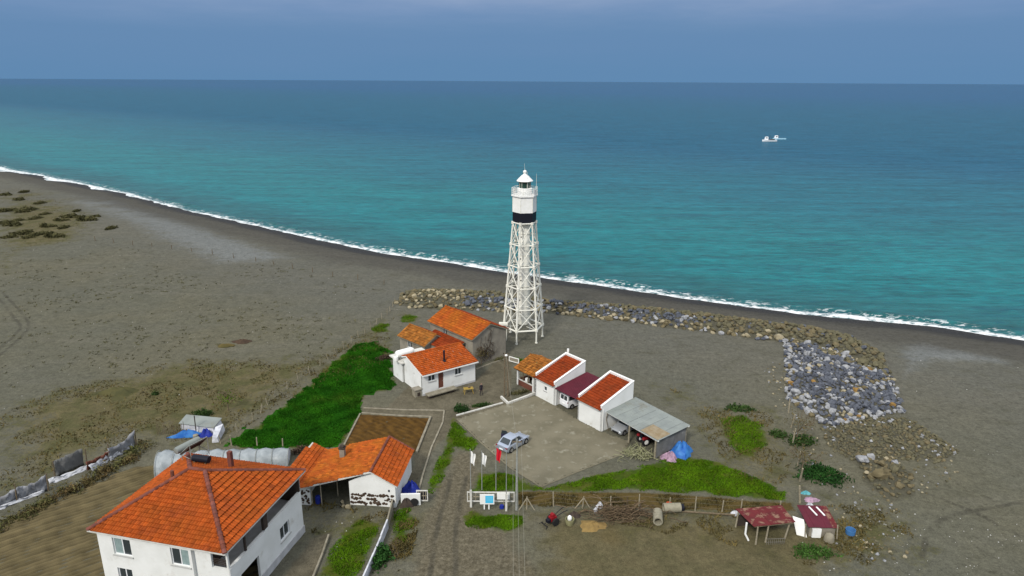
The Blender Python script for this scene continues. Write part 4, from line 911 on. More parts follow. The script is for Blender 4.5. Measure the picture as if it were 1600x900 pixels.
def hdrum(name, mat, z0, z1, r0, r1=None): 
    mb = MB(); mb.hexa; a = hexp(r0, z0); b_ = hexp(r1 or r0, z1); mb.raw(a+b_, [(k, (k+1) % 6, 6+(k+1) % 6, 6+k) for k in range(6)]+[(5,4,3,2,1,0), (6,7,8,9,10,11)]); return mb.build(name, mat, LH)
hdrum('black_band', MBLK, 19.22, 20.75, 1.86); dw = hdrum('watch_room', MWHT, 20.753, 23.2, 1.84)
for k in range(6):
    p = hexp(1.85, 21); mb = MB(); mb.tube((p[k][0], p[k][1], 20.76), (p[k][0], p[k][1], 23.18), .05, .05, 6); mb.build('corner_strip', MSTE, dw)
hdrum('gallery', MWHT, 23.203, 23.4, 2.08)
gr_ = MB(); hp = hexp(2.0, 0)
for k in range(6):
    a, b_ = Vector(hp[k]), Vector(hp[(k+1) % 6])
    for j in range(4):
        p = a.lerp(b_, j/4); gr_.tube((p.x, p.y, 23.4), (p.x, p.y, 24.5), .035, None, 5)
    for z in (23.7, 23.97, 24.24, 24.5): gr_.tube((a.x, a.y, z), (b_.x, b_.y, z), .03, None, 5)
gr_.build('railing', MWHT, LH)
mb = MB()
for k in (1, 4):
    a, b_ = Vector(hexp(2.0, 0)[k]), Vector(hexp(2.0, 0)[(k+1) % 6]); q = a.lerp(b_, .2); w_ = a.lerp(b_, .75)
    mb.hexa([(q.x,q.y,23.45), (w_.x,w_.y,23.45), (w_.x*.97,w_.y*.97,23.45), (q.x*.97,q.y*.97,23.45)], [(q.x,q.y,24.3), (w_.x,w_.y,24.3), (w_.x*.97,w_.y*.97,24.3), (q.x*.97,q.y*.97,24.3)])
mb.build('rail_panel', MWHT, LH)
mb = MB(); mb.lathe([(1.15, 23.4), (1.15, 24.35), (1.05, 24.42)], 16); mb.build('lantern_base', MWHT, LH, 40)
mb = MB(); mb.lathe([(.88, 24.42), (.88, 25.45)], 12); lan = mb.build('lantern', MLAN, LH)
for k in range(12):
    q = 2*math.pi*k/12; mb = MB(); mb.tube((.9*math.cos(q), .9*math.sin(q), 24.42), (.9*math.cos(q), .9*math.sin(q), 25.45), .03, None, 4); mb.build('glazing_bar', MBLK if k % 3 == 0 else MSTE, lan)
mb = MB(); mb.lathe([(1.25, 25.42), (1.27, 25.5), (.95, 25.85), (.55, 26.25), (.22, 26.5), (.2, 26.62), (.3, 26.78), (.26, 26.98), (.05, 27.1)], 20); mb.build('dome', MWHT, LH, 50)
mb = MB(); mb.tube((.0, 0, 27.0), (-.1, 0, 28.1), .025, .015, 5); mb.tube((.35, -.9, 24.4), (.35, -.9, 26.9), .03, .02, 5); mb.tube((1.75, -.5, 23.4), (1.75, -.5, 26.6), .035, .02, 5); mb.build('antenna', MSTE, LH)
mb = MB(); mb.box(-3.9, -2.5, -1.5, -.8, 2.6, 2.95); bx = mb.build('access_bridge', MSTE, LH)
for x, y in ((-2.4, -1.4), (-2.4, -.8)):
    mb = MB(); mb.tube((x-.3, y, 0), (x-.3, y, 2.6), .06, None, 6); mb.build('bridge_post', MSTE, bx)

# ================================================================== vehicles
def car(name, label, cat, loc, th, L, Wd, Ht, paint, st, gh, roof_w=.37, belt=None, door_open=False, group=None, rear_glass=True):
    """st: stations (x, half width, z under, z top) in fractions of L, W, H; gh: base rear/front, roof rear/front x fractions"""
    C_ = thing(name, label, cat, loc, th, group); mb = MB(); rings = []
    for x, w_, zb, zt in st:
        x *= L; w_ *= Wd; zb *= Ht; zt *= Ht; zm = zb+(zt-zb)*.45
        rings.append([(x,-w_,zm), (x,-w_*.96,zb), (x,w_*.96,zb), (x,w_,zm), (x,w_*.955,zt-.07*Ht), (x,w_*.80,zt), (x,-w_*.80,zt), (x,-w_*.955,zt-.07*Ht)])
    v = [p for r in rings for p in r]; n = len(rings)
    f = [(i*8+k, (i+1)*8+k, (i+1)*8+(k+1) % 8, i*8+(k+1) % 8) for i in range(n-1) for k in range(8)]
    f += [tuple(range(8)), tuple(range(n*8-1, n*8-9, -1))]
    mb.raw(v, [q[::-1] for q in f])
    bz = (belt or .62)*Ht; b0, b1, r0, r1 = [q*L for q in gh]; wb, wr = .455*Wd, roof_w*Wd
    B4 = [(b0,-wb,bz), (b1,-wb,bz), (b1,wb,bz), (b0,wb,bz)]; T4 = [(r0,-wr,Ht), (r1,-wr,Ht), (r1,wr,Ht), (r0,wr,Ht)]
    mb.hexa(B4, T4); rm = [(r0+.12*L*.3,-wr*.8,Ht+.03), (r1-.12*L*.3,-wr*.8,Ht+.03), (r1-.04*L,wr*.8,Ht+.03), (r0+.04*L,wr*.8,Ht+.03)]
    mb.hexa(T4, rm); body = mb.build('body', paint, C_, 32)
    def glass(nm, a, b, c, d, s0, s1, t0, t1, mat=MGL):
        a, b, c, d = map(Vector, (a, b, c, d)); nn = (b-a).cross(d-a).normalized()
        q = lambda s, t_: a.lerp(b, s).lerp(d.lerp(c, s), t_)
        g = MB(); o4 = [q(s0,t0), q(s1,t0), q(s1,t1), q(s0,t1)]; g.hexa([p-nn*.02 for p in o4], [p+nn*.008 for p in o4]); g.build(nm, mat, C_)
    glass('windscreen', B4[1], B4[2], T4[2], T4[1], .05, .95, .14, .94)
    for u0, u1 in (((.08, .92),) if rear_glass else ((.10, .47), (.53, .90))): glass('rear_window', B4[3], B4[0], T4[0], T4[3], u0, u1, .12, .9)
    for s_ in (0, 1):
        a, b, c, d = (B4[0], B4[1], T4[1], T4[0]) if s_ == 0 else (B4[2], B4[3], T4[3], T4[2])
        for u0, u1 in ((.07, .48), (.52, .93)): glass('side_window', a, b, c, d, u0, u1, .16, .88)
    for x in (-.31*L, .32*L):
        for s_ in (-1, 1):
            w_ = MB(); w_.lathe([(.24, -.1), (.31, -.09), (.32, 0), (.31, .09), (.24, .1)], 16, (x, s_*.445*Wd, .32), axis='y'); wo = w_.build('wheel', MTYR, C_, 40)
            q = MB(); q.lathe([(.04, -.115), (.20, -.112), (.21, 0), (.20, .112), (.04, .115)], 10, (x, s_*.445*Wd, .32), axis='y'); q.build('rim', MRIM, wo)
            a = MB(); a.lathe([(.34, -.03), (.37, -.03), (.37, .03), (.34, .03)], 16, (x, s_*.478*Wd, .33), axis='y'); a.build('wheel_arch', MTYR, C_)
    for s_ in (-1, 1):
        q = MB(); q.box(.455*L, .482*L, s_*.36*Wd-.18, s_*.36*Wd+.18, .44*Ht, .52*Ht); q.build('headlight', MHDL, C_)
        q = MB(); q.box(-.497*L, -.47*L, s_*.38*Wd-.15, s_*.38*Wd+.15, .48*Ht, .58*Ht); q.build('tail_light', MTLL, C_)
        q = MB(); q.box(b1-.11*L, b1-.08*L, s_*.52*Wd-.08, s_*.52*Wd+.08, bz+.02, bz+.13); q.build('wing_mirror', paint, C_)
        for hx_ in (-.06*L, .15*L):
            q = MB(); q.box(hx_-.01, hx_+.01, s_*.5*Wd-.012, s_*.5*Wd+.012, .2*Ht, .56*Ht); q.build('door_gap', MTYR, C_)
    q = MB(); q.box(-.515*L, -.49*L, -.26, .26, .33*Ht, .40*Ht); q.build('number_plate', MWHT, C_)
    q = MB(); q.box(.495*L, .512*L, -.45, .45, .26*Ht, .36*Ht); q.build('grille', MTYR, C_)
    q = MB(); q.box(-.46*L, .46*L, -.42*Wd, .42*Wd, .16*Ht, .2*Ht); q.build('underbody', MTYR, C_)
    if door_open:
        q = MB(); a = Vector((.12*L, .5*Wd, 0)); d = Vector((-.55, .835, 0))*1.05; e = Vector((.835, .55, 0))*.06
        q.hexa([a+Vector((0,0,.32)), a+d+Vector((0,0,.32)), a+d+e+Vector((0,0,.32)), a+e+Vector((0,0,.32))], [a+Vector((0,0,.9)), a+d+Vector((0,0,.95)), a+d+e+Vector((0,0,.95)), a+e+Vector((0,0,.9))]); q.build('open_door', MDIN, C_)
        q = MB(); q.hexa([a+d*.1+e*.3+Vector((0,0,.92)), a+d+e*.3+Vector((0,0,.96)), a+d+e*.6+Vector((0,0,.96)), a+d*.1+e*.6+Vector((0,0,.92))], [a+d*.45+e*.3+Vector((0,0,1.36)), a+d*.92+e*.3+Vector((0,0,1.38)), a+d*.92+e*.6+Vector((0,0,1.38)), a+d*.45+e*.6+Vector((0,0,1.36))]); q.build('door_glass', MGL, C_)
    return C_
SED = [(-.5,.40,.28,.52), (-.488,.455,.22,.62), (-.40,.485,.15,.665), (-.2,.5,.14,.65), (.08,.5,.14,.64), (.24,.492,.14,.62), (.38,.478,.15,.56), (.465,.45,.18,.48), (.5,.38,.24,.42)]
car('saloon_car', 'silver saloon car with an open door, parked in the middle of the concrete yard', 'car', (.22, 69.45, .1), 50, 4.15, 1.74, 1.45, MSIL, SED, (-.40, .22, -.24, .06), door_open=True)
car('hatchback', 'pale silver hatchback parked nose out under the corrugated car port', 'car', (13.75, 73.55, .03), -138, 3.9, 1.68, 1.42, MSLV, SED, (-.46, .20, -.38, .04))
VAN = [(-.5,.44,.22,.62), (-.49,.47,.16,.64), (-.2,.5,.14,.64), (.15,.5,.14,.63), (.28,.49,.14,.60), (.40,.47,.15,.54), (.48,.43,.2,.44), (.5,.38,.24,.40)]
car('van', 'white van backed in under the maroon sheet roof between the two white blocks', 'van', (8.25, 80.25, .03), 36, 4.0, 1.72, 1.85, MVAN, VAN, (-.492, .30, -.47, .14), .43, .60, rear_glass=False)
# small red tractor under the car port
TR = thing('tractor', 'small red tractor half hidden under the front of the car port', 'tractor', (15.75, 70.5), 25); TR.scale = (.85,)*3
mb = MB(); mb.hexa([(0,-.3,.6), (1.3,-.26,.6), (1.3,.26,.6), (0,.3,.6)], [(0,-.3,1.2), (1.3,-.22,1.1), (1.3,.22,1.1), (0,.3,1.2)]); mb.build('bonnet', MRED, TR)
mb = MB(); mb.box(-1.1, 1.2, -.16, .16, .4, .62); mb.build('chassis', MTYR, TR)
for x, r, y in ((-.7,.6,.62), (-.7,.6,-.62), (1.05,.34,.52), (1.05,.34,-.52)):
    mb = MB(); mb.lathe([(r*.6,-.14), (r,-.13), (r,.13), (r*.6,.14)], 16, (x, y, r), axis='y'); o_ = mb.build('wheel', MTYR, TR, 40); mb = MB(); mb.lathe([(.05,-.15), (r*.55,-.145), (r*.55,.145), (.05,.15)], 10, (x, y, r), axis='y'); mb.build('rim', MWHT, o_)
for y in (-.62, .62): mb = MB(); mb.hexa([(-1.25,y-.2,1.05), (-.2,y-.2,1.05), (-.2,y+.2,1.05), (-1.25,y+.2,1.05)], [(-1.1,y-.2,1.3), (-.4,y-.2,1.28), (-.4,y+.2,1.28), (-1.1,y+.2,1.3)]); mb.build('mudguard', MRED, TR)
mb = MB(); mb.box(-1.0, -.55, -.25, .25, .95, 1.1); mb.box(-1.1, -1.0, -.25, .25, .95, 1.5); mb.build('seat', MBLK, TR)
mb = MB(); mb.tube((-.05,0,1.1), (-.3,0,1.5), .025); mb.lathe([(.17,-.02), (.2,0), (.17,.02)], 12, (-.3,0,1.5)); mb.build('steering_wheel', MBLK, TR)
mb = MB(); mb.tube((.7,.1,1.1), (.7,.1,1.75), .04); mb.build('exhaust', MTYR, TR)
# two-wheeled tiller in the foreground
TL = thing('motor_tiller', 'dark red two-wheeled motor tiller with long handlebars on the bare ground', 'tiller', (4.12, 55.4), 215)
mb = MB(); mb.box(-.1,.55,-.25,.25,.45,.85); mb.lathe([(.05,-.2),(.2,-.18),(.2,.18),(.05,.2)], 10, (.2,0,.95), axis='y'); mb.build('engine', MRED, TL)
mb = MB(); mb.box(.5,.9,-.2,.2,.4,.7); mb.build('gearbox', MBLK, TL)
for y in (-.42,.42): mb = MB(); mb.lathe([(.2,-.1),(.38,-.09),(.38,.09),(.2,.1)], 14, (.15,y,.38), axis='y'); mb.build('wheel', MTYR, TL)
for y in (-.25,.25): mb = MB(); mb.path([(-.1,y*.5,.75), (-.9,y,1.0), (-1.35,y*1.2,1.05)], .035); mb.build('handlebar', MBLK, TL)
for i in range(5): mb = MB(); q = i*1.257; mb.tube((1.2,-.4+.2*i,.3), (1.2+.3*math.cos(q),-.4+.2*i,.3+.28*math.sin(q)), .03); mb.build('tine', MTYR, TL)
mb = MB(); mb.tube((1.2,-.45,.3), (1.2,.45,.3), .05); mb.build('tine_shaft', MTYR, TL)

# ================================================================== person
def person(name, label, loc, th):
    vs, es, rs = [], [], []
    def add(p, r, par=None):
        vs.append(p); rs.append(r if isinstance(r, tuple) else (r, r))
        if par is not None: es.append((par, len(vs)-1))
        return len(vs)-1
    pel = add((0,0,.98), (.16,.11)); ab = add((0,0,1.14), (.14,.10), pel); chs = add((0,-.01,1.34), (.17,.11), ab); nb = add((0,0,1.48), (.07,.06), chs); nk = add((0,.01,1.54), .05, nb)
    for s_ in (-1, 1):
        hp_ = add((s_*.10,0,.90), .095, pel); kn = add((s_*.12,.02 if s_ > 0 else -.04,.50), .062, hp_); an_ = add((s_*.15,.0,.10), .042, kn); add((s_*.17,.14,.045), .038, an_)
        sh_ = add((s_*.19,0,1.42), .062, chs); el = add((s_*.235,-.02,1.14), .045, sh_); wr = add((s_*.24,.05,.90), .032, el); pm = add((s_*.235,.07,.83), (.022,.038), wr)
        for k, (a, l) in enumerate(((-.028,.075), (-.010,.085), (.010,.08), (.027,.062))):
            f = add((s_*.235,.07+a,.775), .010, pm); add((s_*.225,.07+a,.775-l*.7), .008, f)
        t1 = add((s_*.215,.115,.81), .011, pm); add((s_*.21,.13,.775), .009, t1)
    me = bpy.data.meshes.new('body'); me.from_pydata(vs, es, [])
    T_ = thing(name, label, 'person', loc, th); o = link('body', me, T_); me.materials.append(MCLO)
    sk = o.modifiers.new('skin', 'SKIN'); sk.use_smooth_shade = True
    for i, r in enumerate(rs): me.skin_vertices[0].data[i].radius = r; me.skin_vertices[0].data[i].use_root = (i == 0)
    o.modifiers.new('sub', 'SUBSURF').levels = 1; o.modifiers['sub'].render_levels = 1
    bpy.context.view_layer.update(); dg = bpy.context.evaluated_depsgraph_get(); m2 = bpy.data.meshes.new_from_object(o.evaluated_get(dg)); o.modifiers.clear(); o.data = m2
    m2.materials.clear(); m2.materials.append(MCLO); m2.materials.append(MSKN)
    for p in m2.polygons:
        if p.center.z > 1.515 or (p.center.z < .845 and abs(p.center.x) > .2 and p.center.z > .6): p.material_index = 1
    hd = MB(); hd.lathe([(.02,-.115), (.055,-.105), (.074,-.05), (.085,.0), (.088,.04), (.075,.09), (.04,.118), (.01,.122)], 14, (0,.015,1.655)); hd.face([(-.016,.095,1.63), (.016,.095,1.63), (0,.125,1.64)]); hd.face([(.016,.095,1.63), (0,.10,1.675), (0,.125,1.64)]); hd.face([(0,.10,1.675), (-.016,.095,1.63), (0,.125,1.64)])
    h = hd.build('head', MSKN, T_, 60)
    for s_ in (-1, 1):
        q = MB(); q.lathe([(.002,-.006), (.013,0), (.002,.006)], 8, (s_*.032,.098,1.665), axis='y'); q.build('eye', MHAI, h); q = MB(); q.lathe([(.01,-.012), (.03,0), (.01,.012)], 8, (s_*.09,.01,1.65), axis='x'); q.build('ear', MSKN, h)
    q = MB(); q.box(-.025,.025,.090,.100,1.598,1.606); q.build('mouth', MBRK, h)
    q = MB(); q.lathe([(.088,.0), (.096,.03), (.086,.085), (.05,.125), (.01,.135)], 14, (0,.0,1.66)); q.build('hair', MHAI, T_, 60)
    return T_
person('person', 'person in dark clothes standing on the courtyard near the cottage', (*(-4.0, 82.64), .02), 200)
YT = thing('yellow_table', 'small yellow wooden table with splayed legs on the courtyard beside the person', 'table', (-5.75, 83.39), 15)
for i in range(4): mb = MB(); mb.box(-.65,.65,-.36+.185*i,-.36+.185*i+.17,.68,.72, rng.random()); mb.build('table_board', MYEL, YT)
for x in (-1, 1):
    for y in (-1, 1): mb = MB(); mb.tube((x*.48,y*.25,.68), (x*.62,y*.36,0), .05, .045, 6); mb.build('leg', MYEL, YT)
mb = MB(); mb.lathe([(.1,0), (.18,.12), (.14,.2)], 8); o_ = mb.build('brown_basket', MTIM); o_.location = (*(-5.67, 83.49), .72); tag(o_, 'brown basket standing on the small yellow table', 'basket')

# ================================================================== poles, flags, gate, signs
TP = thing('twin_pole', 'twin timber utility pole with lamp in the courtyard planter', 'utility pole', (-.70, 82.3), 0)
for x in (-.24, .24): mb = MB(); mb.tube((x,0,0), (x*.7,0,6.2), .10, .075, 8); mb.build('pole', MTIM, TP, 40)
for z in (2.2, 4.2, 5.7): mb = MB(); mb.box(-.3,.3,-.14,-.09,z,z+.1); mb.build('cross_tie', MTIM, TP)
mb = MB(); mb.tube((0,-.1,5.9), (0,-.7,6.25), .03); arm_ = mb.build('lamp_arm', MPOL, TP); mb = MB(); mb.lathe([(.05,.16), (.2,.06), (.16,-.08), (.04,-.12)], 10, (0,-.75,6.2)); mb.build('lamp_head', MWHT, arm_, 40)
for x in (-.35, .35): mb = MB(); mb.lathe([(.03,0), (.07,.05), (.05,.16)], 8, (x,-.05,6.1)); mb.build('insulator', MDK, TP)
UP = thing('utility_pole', 'grey utility pole with cable beside the entrance sign', 'utility pole', (.56, 57.4), 0)
mb = MB(); mb.tube((0,0,0), (0,0,7.75), .13, .08, 8); mb.build('pole', MPOL, UP, 40)
mb = MB(); mb.box(-.45,.45,-.05,.05,7.4,7.5); mb.build('cross_arm', MTIM, UP)
for x in (-.4, 0, .4): mb = MB(); mb.lathe([(.03,0), (.06,.05), (.04,.14)], 8, (x,0,7.5)); mb.build('insulator', MDK, UP)
ends = [(-8.5+0, 8), (.5, 8), (1.2, 8)]
for i, (x0_, ex) in enumerate(((-.4,.30), (0,.75), (.4,1.15))):
    mb = MB(); pts = []
    for k in range(25):
        q = k/24; pts.append((x0_*(1-q)+(ex-.56)*q, -48*q, 7.55-1.9*4*q*(1-q)*.55))
    mb.path(pts, .010, 4); mb.build('cable', MCABL, UP)
mb = MB()
pts = [Vector((0,0,7.4)).lerp(Vector((-1.26,24.9,6.0)), k/16)-Vector((0,0,.5*4*(k/16)*(1-k/16))) for k in range(17)]; mb.path(pts, .012, 4); mb.build('cable', MCABL, UP)
def flag_pole(label, x, y, h, fmat, fl, post=0):
    T_ = thing('flagpole', label, 'flagpole', (x, y), 0, None)
    mb = MB(); mb.tube((0,0,0), (0,0,h), .05, .03, 8); mb.lathe([(.01,0), (.06,.05), (.01,.1)], 8, (0,0,h)); mb.build('pole', MPOL, T_, 40)
    if post: mb = MB(); mb.box(-.10,.10,-.09,.09,0,post); mb.build('base_post', MFA, T_)
    if fmat:
        mb = MB(); n = 9; a = []
        for i in range(n):
            for j in range(7):
                u = i/(n-1); w_ = j/6
                a.append((.04+u*fl*.36*(1-.25*w_)+.03*math.sin(w_*5+u*7), .10*math.sin(u*9+w_*2.2)*(.3+u), h-.12-w_*fl*1.0-u*.42*(1-.3*w_)))
        mb.raw(a, [(i*7+j, i*7+j+1, (i+1)*7+j+1, (i+1)*7+j) for i in range(n-1) for j in range(6)]); mb.build('flag', fmat, T_, 80)
    return T_
flag_pole('flagpole with a limp white flag at the left end of the white gate', *(-3.9, 57.86), 6.3, MWHT, 1.25, 1.9)
flag_pole('flagpole with a limp white flag, behind the blue sign', *(-2.95, 60.72), 4.45, MWHT, 1.25)
flag_pole('flagpole with a red flag hanging in front of the silver saloon car', *(-1.52, 60.73), 5.0, MREDF, 1.35)
flag_pole('bare flagpole with thick white base beside the blank white board', *(-0.44, 57.27), 6.5, None, 1, 1.9)
def gate(name, label, x0, x1, y, z0, z1, th=0, nb=7):
    T_ = thing(name, label, 'gate', (x0, y), th); w_ = x1-x0
    mb = MB(); mb.box(0,w_,-.05,.05,z1-.09,z1); mb.box(0,w_,-.05,.05,z0,z0+.09); mb.box(0,.09,-.05,.05,z0+.09,z1-.09); mb.box(w_-.09,w_,-.05,.05,z0+.09,z1-.09); mb.build('frame', MFA, T_)
    for i in range(1, nb): mb = MB(); x = w_*i/nb; mb.box(x-.03,x+.03,-.03,.03,z0+.12,z1-.12); mb.build('bar', MTIMP, T_)
    mb = MB(); mb.box(.12,w_-.12,-.025,.025,(z0+z1)/2-.04,(z0+z1)/2+.04); mb.build('mid_rail', MTIMP, T_); return T_
GT = gate('entrance_gate', 'long white framed gate panel behind the blue sign at the entrance', (-4.29, 58.07)[0], (0.37, 58.11)[0], (-2.4, 58.09)[1], .45, 1.55, 0, 11)
g_ = gate('side_gate', 'small white framed gate leaf with dark grid at the left of the entrance', (-9.31, 58.45)[0], (-8.17, 58.46)[0], (-8.74, 58.45)[1], .25, 1.45, 0, 5)
mb = MB(); mb.box(.12,1.1,-.01,.01,.4,1.35); mb.build('mesh_panel', MBLK, g_)
SB = thing('blue_sign', 'white board with a bright blue panel on two white legs at the entrance', 'sign', (-2.25, 57.46), 0)
mb = MB(); mb.box(-.75,.65,-.06,.0,.62,1.72); bd = mb.build('board', MWHT, SB)
mb = MB(); mb.box(-.22,.55,-.075,-.063,.76,1.58); mb.build('panel', MSGB, bd)
mb = MB()
for i in range(4): mb.box(-.12,.45,-.081,-.078,1.40-.11*i,1.43-.11*i)
mb.build('pale_band', M('sign_pale', (.22,.60,.78)), bd)
for x in (-.33,.12): mb = MB(); mb.box(x-.06,x+.06,.003,.09,0,1.6); mb.build('leg', MWHT, SB)
WB = thing('white_board', 'blank white notice board fixed in front of the entrance gate', 'notice board', (-0.7, 58.0), 0)
mb = MB(); mb.box(-.65,.6,-.12,-.07,.85,1.58); mb.build('board', MWHT, WB)
mb = MB(); mb.box(-.02,.04,-.065,.0,0,1.5); mb.build('post', MTIMP, WB)
mb = MB(); mb.lathe([(.2,0),(.24,.06),(.2,.34),(.05,.36)], 8); o_ = mb.build('dark_blue_bin', MNVY); o_.location = (*(-0.88, 57.68), 0); tag(o_, 'dark blue bin on the ground below the blank white board', 'bin')

def wire_fence(name, label, line, h, st, rp=.05, mat=MTIMP, braces=(), wires=3, lean=.06):
    pts = []; T_ = thing(name, label, 'fence', g1((line[0])), 0); o0 = Vector(T_.location)
    for a, b in zip(line, line[1:]):
        n = max(1, round(math.hypot(b[0]-a[0], b[1]-a[1])/st))
        pts += [(a[0]+(b[0]-a[0])*i/n, a[1]+(b[1]-a[1])*i/n) for i in range(n)]
    pts.append(line[-1]); tops = []
    for i, p in enumerate(pts):
        z = float(gz(*p)); hh = h*rng.uniform(.85, 1.15); q = Vector((p[0], p[1], z))-o0; tp = q+Vector((rng.normal(0, lean), rng.normal(0, lean), hh)); tops.append((q, tp))
        mb = MB(); mb.tube(q-Vector((0,0,.1)), tp, rp, rp*.8, 6, True, rng.random()); po = mb.build('post', mat, T_)
        if i in braces:
            for s_ in (-1, 1): mb = MB(); mb.tube(q+Vector((s_*.75,-.1,0)), tp-Vector((0,0,.15)), rp*.8, None, 5); mb.build('brace', mat, po)
    for k in range(wires):
        f = .3+.6*k/max(1, wires-1); mb = MB(); mb.path([a.lerp(b, f) for a, b in tops], .008, 3); mb.build('wire', MWIR, T_)
    return T_
wire_fence('terrace_fence', 'wire fence on pale braced posts along the foot of the brown bank', [(1.56, 57.5), (4.21, 58.04), (7.02, 57.76), (12.5, 57.6), (15.43, 57.52), (17.94, 57.34), (20.5, 57.16), (22.21, 56.86), (25.86, 56.7)], 1.5, 3.3, .07, MTIMP, (0, 2))
wire_fence('lawn_fence', 'rough pale post and wire fence along the sandy edge of the dark lawn', [(-33.32, 69.77), (-31.5, 74.86), (-31.0, 81.53), (-27.98, 92.09), (-24.86, 103.56), (-22.21, 115.0), (-21.81, 121.59)], 1.1, 2.6, .06, MTIMP, wires=2, lean=.15)
wire_fence('beach_fence', 'line of short weathered stakes across the far beach', [(-104.89, 167.7), (-76.79, 159.01), (-58.96, 152.11), (-38.13, 139.64), (-26.16, 133.68)], 1.1, 6, .08, MTIM, wires=0, lean=.12)
wire_fence('garden_fence', 'stubby pale posts between the plastic tunnel and the dark lawn', [(-31.91, 69.35), (-28.94, 69.24), (-25.94, 68.99)], 1.2, 2.6, .08, MTIMP, wires=0)
wire_fence('shore_fence', 'leaning driftwood posts running up to the stone slope', [(28.75, 58.81), (30.4, 62.92), (31.33, 65.94), (32.5, 70.35), (33.9, 74.33), (35.08, 78.18)], 1.9, 4, .11, MTIMP, wires=1, lean=.25)
BW = thing('boundary_wall', 'low pale wall running from the stained outbuilding to the bottom of the photo', 'wall', (-11.53, 56.96), 0)
bl0 = [(-11.53, 57.69), (-11.46, 54.49), (-11.64, 52.18), (-11.86, 49.79), (-12.14, 46.88)]; o0 = Vector((*(-11.53, 56.96), 0))
for a, b in zip(bl0, bl0[1:]):
    a = Vector((*a,0))-o0; b = Vector((*b,0))-o0; d = (b-a).normalized(); n_ = Vector((d.y,-d.x,0))*.07; hh = rng.uniform(.85,1.0); a = a+d*.02; Z_ = Vector((0,0,hh))
    mb = MB(); mb.hexa([a-n_,b-n_,b+n_,a+n_], [a-n_+Z_,b-n_+Z_,b+n_+Z_,a+n_+Z_]); mb.build('wall_panel', MTRW if rng.random() > .4 else MKER, BW)
# kerbs and low walls round the courtyard
def kerb(name, label, line, w_, h, mat, cat='kerb'):
    o0 = Vector((*line[0],0)); T_ = thing(name, label, cat, line[0], 0)
    for a, b in zip(line, line[1:]):
        a = Vector((*a,0))-o0; b = Vector((*b,0))-o0; L_ = (b-a).length; d = (b-a).normalized(); n_ = Vector((d.y,-d.x,0))*w_; k = max(1, round(L_/1.2))
        for i in range(k):
            p = a+d*(L_*i/k+.01); q = a+d*(L_*(i+1)/k-.01); Z_ = Vector((0,0,h*rng.uniform(.93,1.05))); mb = MB(); mb.hexa([p-n_,q-n_,q+n_,p+n_], [p-n_+Z_,q-n_+Z_,q+n_+Z_,p+n_+Z_]); mb.build('kerb_stone', mat, T_)
    return T_
kerb('planter_kerb', 'pale kerb round the planter in front of the pavilion', [(-1.35, 81.91), (-0.41, 80.06), (3.16, 83.12)], .12, .32, MFA)
kerb('planter_kerb', 'pale kerb along the bed below the grey gable wall', [(-5.11, 91.02), (-2.78, 93.39), (-0.52, 95.37)], .08, .2, MKER)
kerb('yard_kerb', 'white kerb between the clipped round bush and the concrete yard', [(-6.85, 76.81), (-3.98, 78.58), (-1.08, 80.42)], .08, .16, MFA)
kerb('plot_kerb', 'pale kerb along the left side of the brown tilled plot', [(-19.08, 69.49), (-18.89, 77.18)], .09, .16, MKER)
kerb('plot_kerb', 'kerb along the back of the brown tilled plot', [(-18.77, 77.35), (-14.25, 76.72), (-10.0, 76.44)], .09, .16, MKER)
kerb('plot_kerb', 'kerb along the right side of the brown tilled plot', [(-9.98, 76.27), (-10.59, 67.9)], .12, .25, MKER)
kerb('path_kerb', 'low kerb along the outer edge of the path beside the tilled plot', [(-18.82, 78.75), (-13.7, 78.28), (-8.5, 78.17), (-8.36, 75.13), (-9.07, 69.03), (-9.34, 63.13), (-9.35, 60.65)], .09, .12, MKER)
kerb('garden_edging', 'narrow pale edging strip beside the white house path', [(-16.52, 47.6), (-16.53, 50.41), (-16.64, 53.23)], .08, .25, MKER)
for p_, s_ in (((-8.49, 88.3), 1),):
    pass
GP = thing('bed_screen', 'small white framed panel beside the bed by the grey building', 'screen', (0.35, 93.67), -35)
mb = MB(); mb.box(-.9,.9,-.04,.04,.75,.87); mb.box(-.9,.9,-.04,.04,.1,.22); mb.box(-.9,-.78,-.04,.04,.22,.75); mb.box(.78,.9,-.04,.04,.22,.75); mb.build('frame', MWHT, GP); mb = MB(); mb.box(-.78,.78,-.02,.02,.22,.75); mb.build('panel', MTAN, GP)

# ================================================================== plastic tunnel, sheeted fence, junk on the left
TG = thing('plastic_tunnel', 'sagging plastic greenhouse tunnel behind the white house', 'greenhouse', (-37.36, 63.82), 0)
a0, a1 = Vector((*(-37.42, 63.95),0))*0, Vector((*(-24.36, 66.27),0))-Vector((*(-37.36, 63.82),0)); ax = a1.normalized(); sx = Vector((-ax.y, ax.x, 0)); Lt = a1.length; nS, nA = 44, 15
v = []
for i in range(nS+1):
    q = i/nS; r = 1.75-.5*q; r *= 1-.05*math.cos(q*2*math.pi*8)*1 - .03*rng.random(); hh = r*(1.32-.25*q)*(1-.12*math.exp(-((q-.25)/.08)**2))
    for k in range(nA+1):
        t_ = math.pi*k/nA; v.append(ax*(Lt*q)+sx*(r*math.cos(t_))+Vector((0,0,hh*math.sin(t_)**.8+.02*rng.normal())))
mb = MB(); mb.raw(v, [(i*(nA+1)+k, (i+1)*(nA+1)+k, (i+1)*(nA+1)+k+1, i*(nA+1)+k+1) for i in range(nS) for k in range(nA)])
mb.raw(v[:nA+1], [tuple(range(nA+1))]); mb.build('film', MPLA, TG, 80)
for i in range(9):
    q = i/8; r = (1.75-.5*q)*1.0; hh = r*(1.32-.25*q); mb = MB(); mb.path([ax*(Lt*q+.02)+sx*(r*math.cos(math.pi*k/12))+Vector((0,0,hh*max(0,math.sin(math.pi*k/12))**.8)) for k in range(13)], .035, 4); mb.build('hoop', MPOL, TG)
